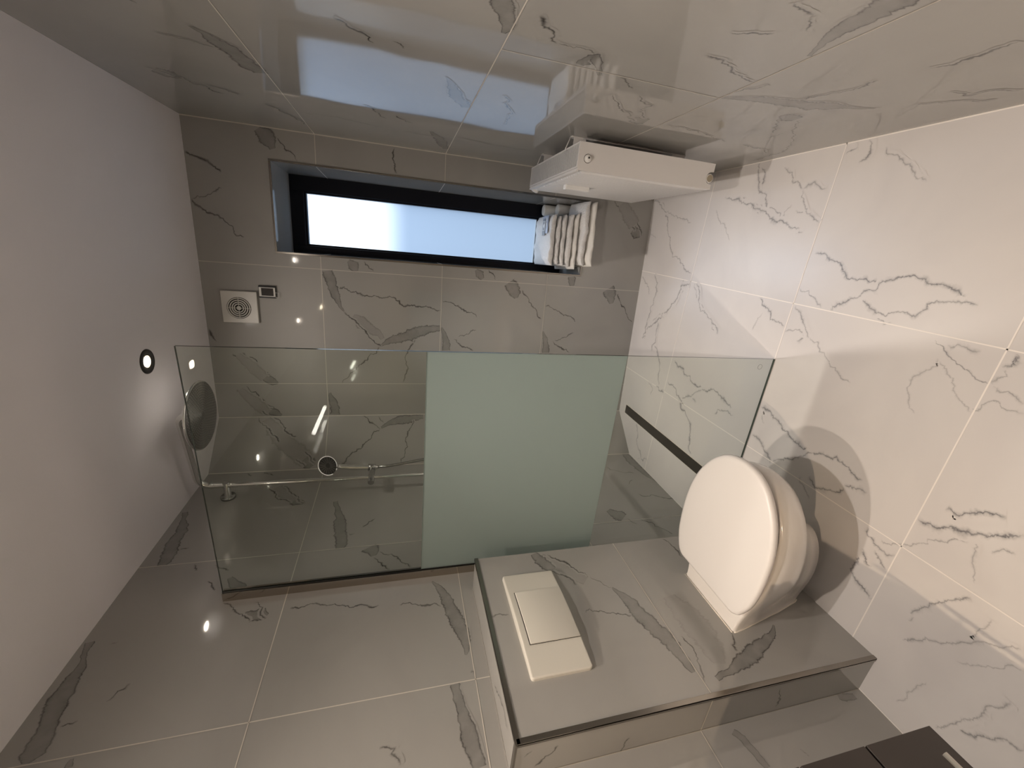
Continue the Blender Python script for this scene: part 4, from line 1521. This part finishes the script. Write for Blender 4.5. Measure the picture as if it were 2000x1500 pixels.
# ------------------------------------------------------------------ things on the window sill
def towel(name, s0, s1, da, db, z0, h, label, seed, mat='cloth', sag=0.0, rot=0.0, wob=0.004, fold=1):
    """folded cloth: s across the window, da (front, negative = over the edge) .. db (back)"""
    rnd_ = random.Random(seed)
    ns, nr = 22, 28
    rows = []
    ph = [rnd_.uniform(0, 6.28) for _ in range(8)]
    cs, cd = (s0 + s1) / 2, (da + db) / 2
    for i in range(ns + 1):
        u = i / ns
        s = s0 + (s1 - s0) * u
        endk = min(1.0, 0.55 + 4.5 * min(u, 1 - u))
        ring_ = []
        for j in range(nr):
            a = 2 * math.pi * j / nr
            ca, sa = math.cos(a), math.sin(a)
            e = 0.32
            dx = math.copysign(abs(ca) ** e, ca)
            dz = math.copysign(abs(sa) ** e, sa)
            wv = wob * (math.sin(9 * u + ph[0]) + 0.6 * math.sin(23 * u + ph[1] + dx) + 0.4 * math.sin(41 * u + ph[2]))
            d = cd + (db - da) / 2 * dx + (wv if dx < 0 else 0)
            hh = h * endk * (1 + 0.05 * math.sin(13 * u + ph[3] + 2 * dx))
            z = z0 + hh / 2 + hh / 2 * dz
            if dz > 0:
                z += 0.0022 * math.sin(17 * u + ph[4] + 5 * dx) + 0.0015 * math.sin(37 * u + ph[5] - 9 * dx)
            # pinch between the folded layers on the front face
            if dx < -0.9 and fold > 1:
                d += 0.0035 * abs(math.sin(fold * math.pi * (dz + 1) / 2)) * -1 + 0.002
            drop = max(0.0, 0.0 - d)
            z -= sag * drop * drop * 14
            # small turn about the middle
            s_, d_ = s - cs, d - cd
            ring_.append(bk(cs + s_ * math.cos(rot) - d_ * math.sin(rot), z, -(cd + s_ * math.sin(rot) + d_ * math.cos(rot))))
        rows.append(ring_)
    m_ = MB()
    m_.grid(rows, 0, True, True, True)
    o_ = m_.build(name, M[mat])
    return tag(o_, label, 'towel', 'folded white towels on the window sill')


SPEC = (
    (1.105, 1.440, -0.105, 0.15, 0.017, 'flat smooth white towel at the very bottom of the sill stack', 'linen', 0.12, 0.05, 0.002, 1),
    (1.115, 1.448, -0.085, 0.15, 0.030, 'widest white terry towel, second from bottom of the sill stack', 'cloth', 0.08, -0.02, 0.005, 2),
    (1.085, 1.380, -0.055, 0.25, 0.017, 'thin smooth white towel with sharp folded edges, mid stack', 'linen', 0.0, 0.03, 0.002, 3),
    (1.100, 1.375, -0.035, 0.24, 0.029, 'plump white towel directly on the thin smooth one', 'cloth', 0.0, 0.01, 0.003, 1),
    (1.102, 1.372, -0.020, 0.24, 0.023, 'white towel third from top of the sill stack', 'cloth', 0.0, 0.02, 0.003, 1),
    (1.105, 1.362, -0.012, 0.24, 0.021, 'white towel just under the topmost one of the sill stack', 'cloth', 0.0, 0.03, 0.003, 1),
    (1.100, 1.372, -0.002, 0.28, 0.033, 'topmost white terry towel of the sill stack, under the grey label', 'cloth', 0.0, 0.0, 0.003, 1))
z = WZ0 + 0.0025
for i, (s0, s1, da, db, hh, lb_, mt_, sg_, ro_, wb_, fo_) in enumerate(SPEC):
    towel('folded_towel', s0, s1, da, db, z, hh, lb_, i + 1, mt_, sag=sg_, rot=ro_, wob=wb_, fold=fo_)
    z += hh * 1.06 + 0.0045
    if i == 6:
        ztop = z - 0.003



# two wrapped paper rolls and the packet behind the stack
def roll(c0, c1, r, label):
    m_ = MB()
    a, b_ = Vector(c0), Vector(c1)
    ax = (b_ - a)
    L = ax.length
    m_.lathe(a, ax, [(0, r * 0.35), (0.001, r * 0.90), (0.006, r), (L - 0.006, r), (L - 0.001, r * 0.90), (L, r * 0.35)], 32)
    return tag(m_.build('paper_roll', M['paper']), label, 'toilet roll', 'white paper rolls on the window sill')


roll(bk(1.4195, 0.409, -0.205), bk(1.4195, 0.515, -0.205), 0.034, 'white paper roll standing in the right corner of the sill')
roll(bk(1.4195, 0.409, -0.285), bk(1.4195, 0.575, -0.285), 0.032, 'taller white paper roll at the window frame behind the towels')

# printed card with white leaf marks lying on the top towel, its end bent over the stack side
cd_ = thing('label_card', bk(1.345, ztop, -0.09), 'small grey printed card with white emblem on the top towel', 'card')
m = MB()


def on_top(s, d, zz=0.0):
    return bk(s, ztop + 0.002 + zz, -d)


m.box(1.272, 1.366, 0.03, 0.125, 0, 0.0015, 0, lambda s, d, zz: on_top(s, d, zz))
m.build('card_sheet', pbr('card_lilac', (0.36, 0.40, 0.52), 0.4), cd_)
m = MB()
m.box(1.262, 1.352, 0.070, 0.117, 0.0017, 0.0030, 0, lambda s, d, zz: on_top(s, d, zz))
m.build('dark_panel', M['label'], cd_)
m = MB()
for s0, s1, a0, a1 in ((1.288, 1.338, 0.074, 0.0765), (1.288, 1.338, 0.1115, 0.114), (1.288, 1.2905, 0.0765, 0.1115), (1.3355, 1.338, 0.0765, 0.1115)):
    m.box(s0, s1, a0, a1, 0.0031, 0.0038, 0, lambda s, d, zz: on_top(s, d, zz))
m.box(1.293, 1.333, 0.082, 0.0875, 0.0031, 0.0038, 0, lambda s, d, zz: on_top(s, d, zz))
for cx_, cy_, r_ in ((1.313, 0.094, 0.009), (1.313, 0.102, 0.0045), (1.318, 0.052, 0.010), (1.345, 0.052, 0.010)):
    m.face([on_top(cx_ + r_ * 1.3 * math.cos(a), cy_ + r_ * math.sin(a) * (1.0 if math.sin(a) < 0 else 0.7), 0.0039)
            for a in [2 * math.pi * k / 14 for k in range(14)]])
m.build('white_emblem', M['labelw'], cd_)
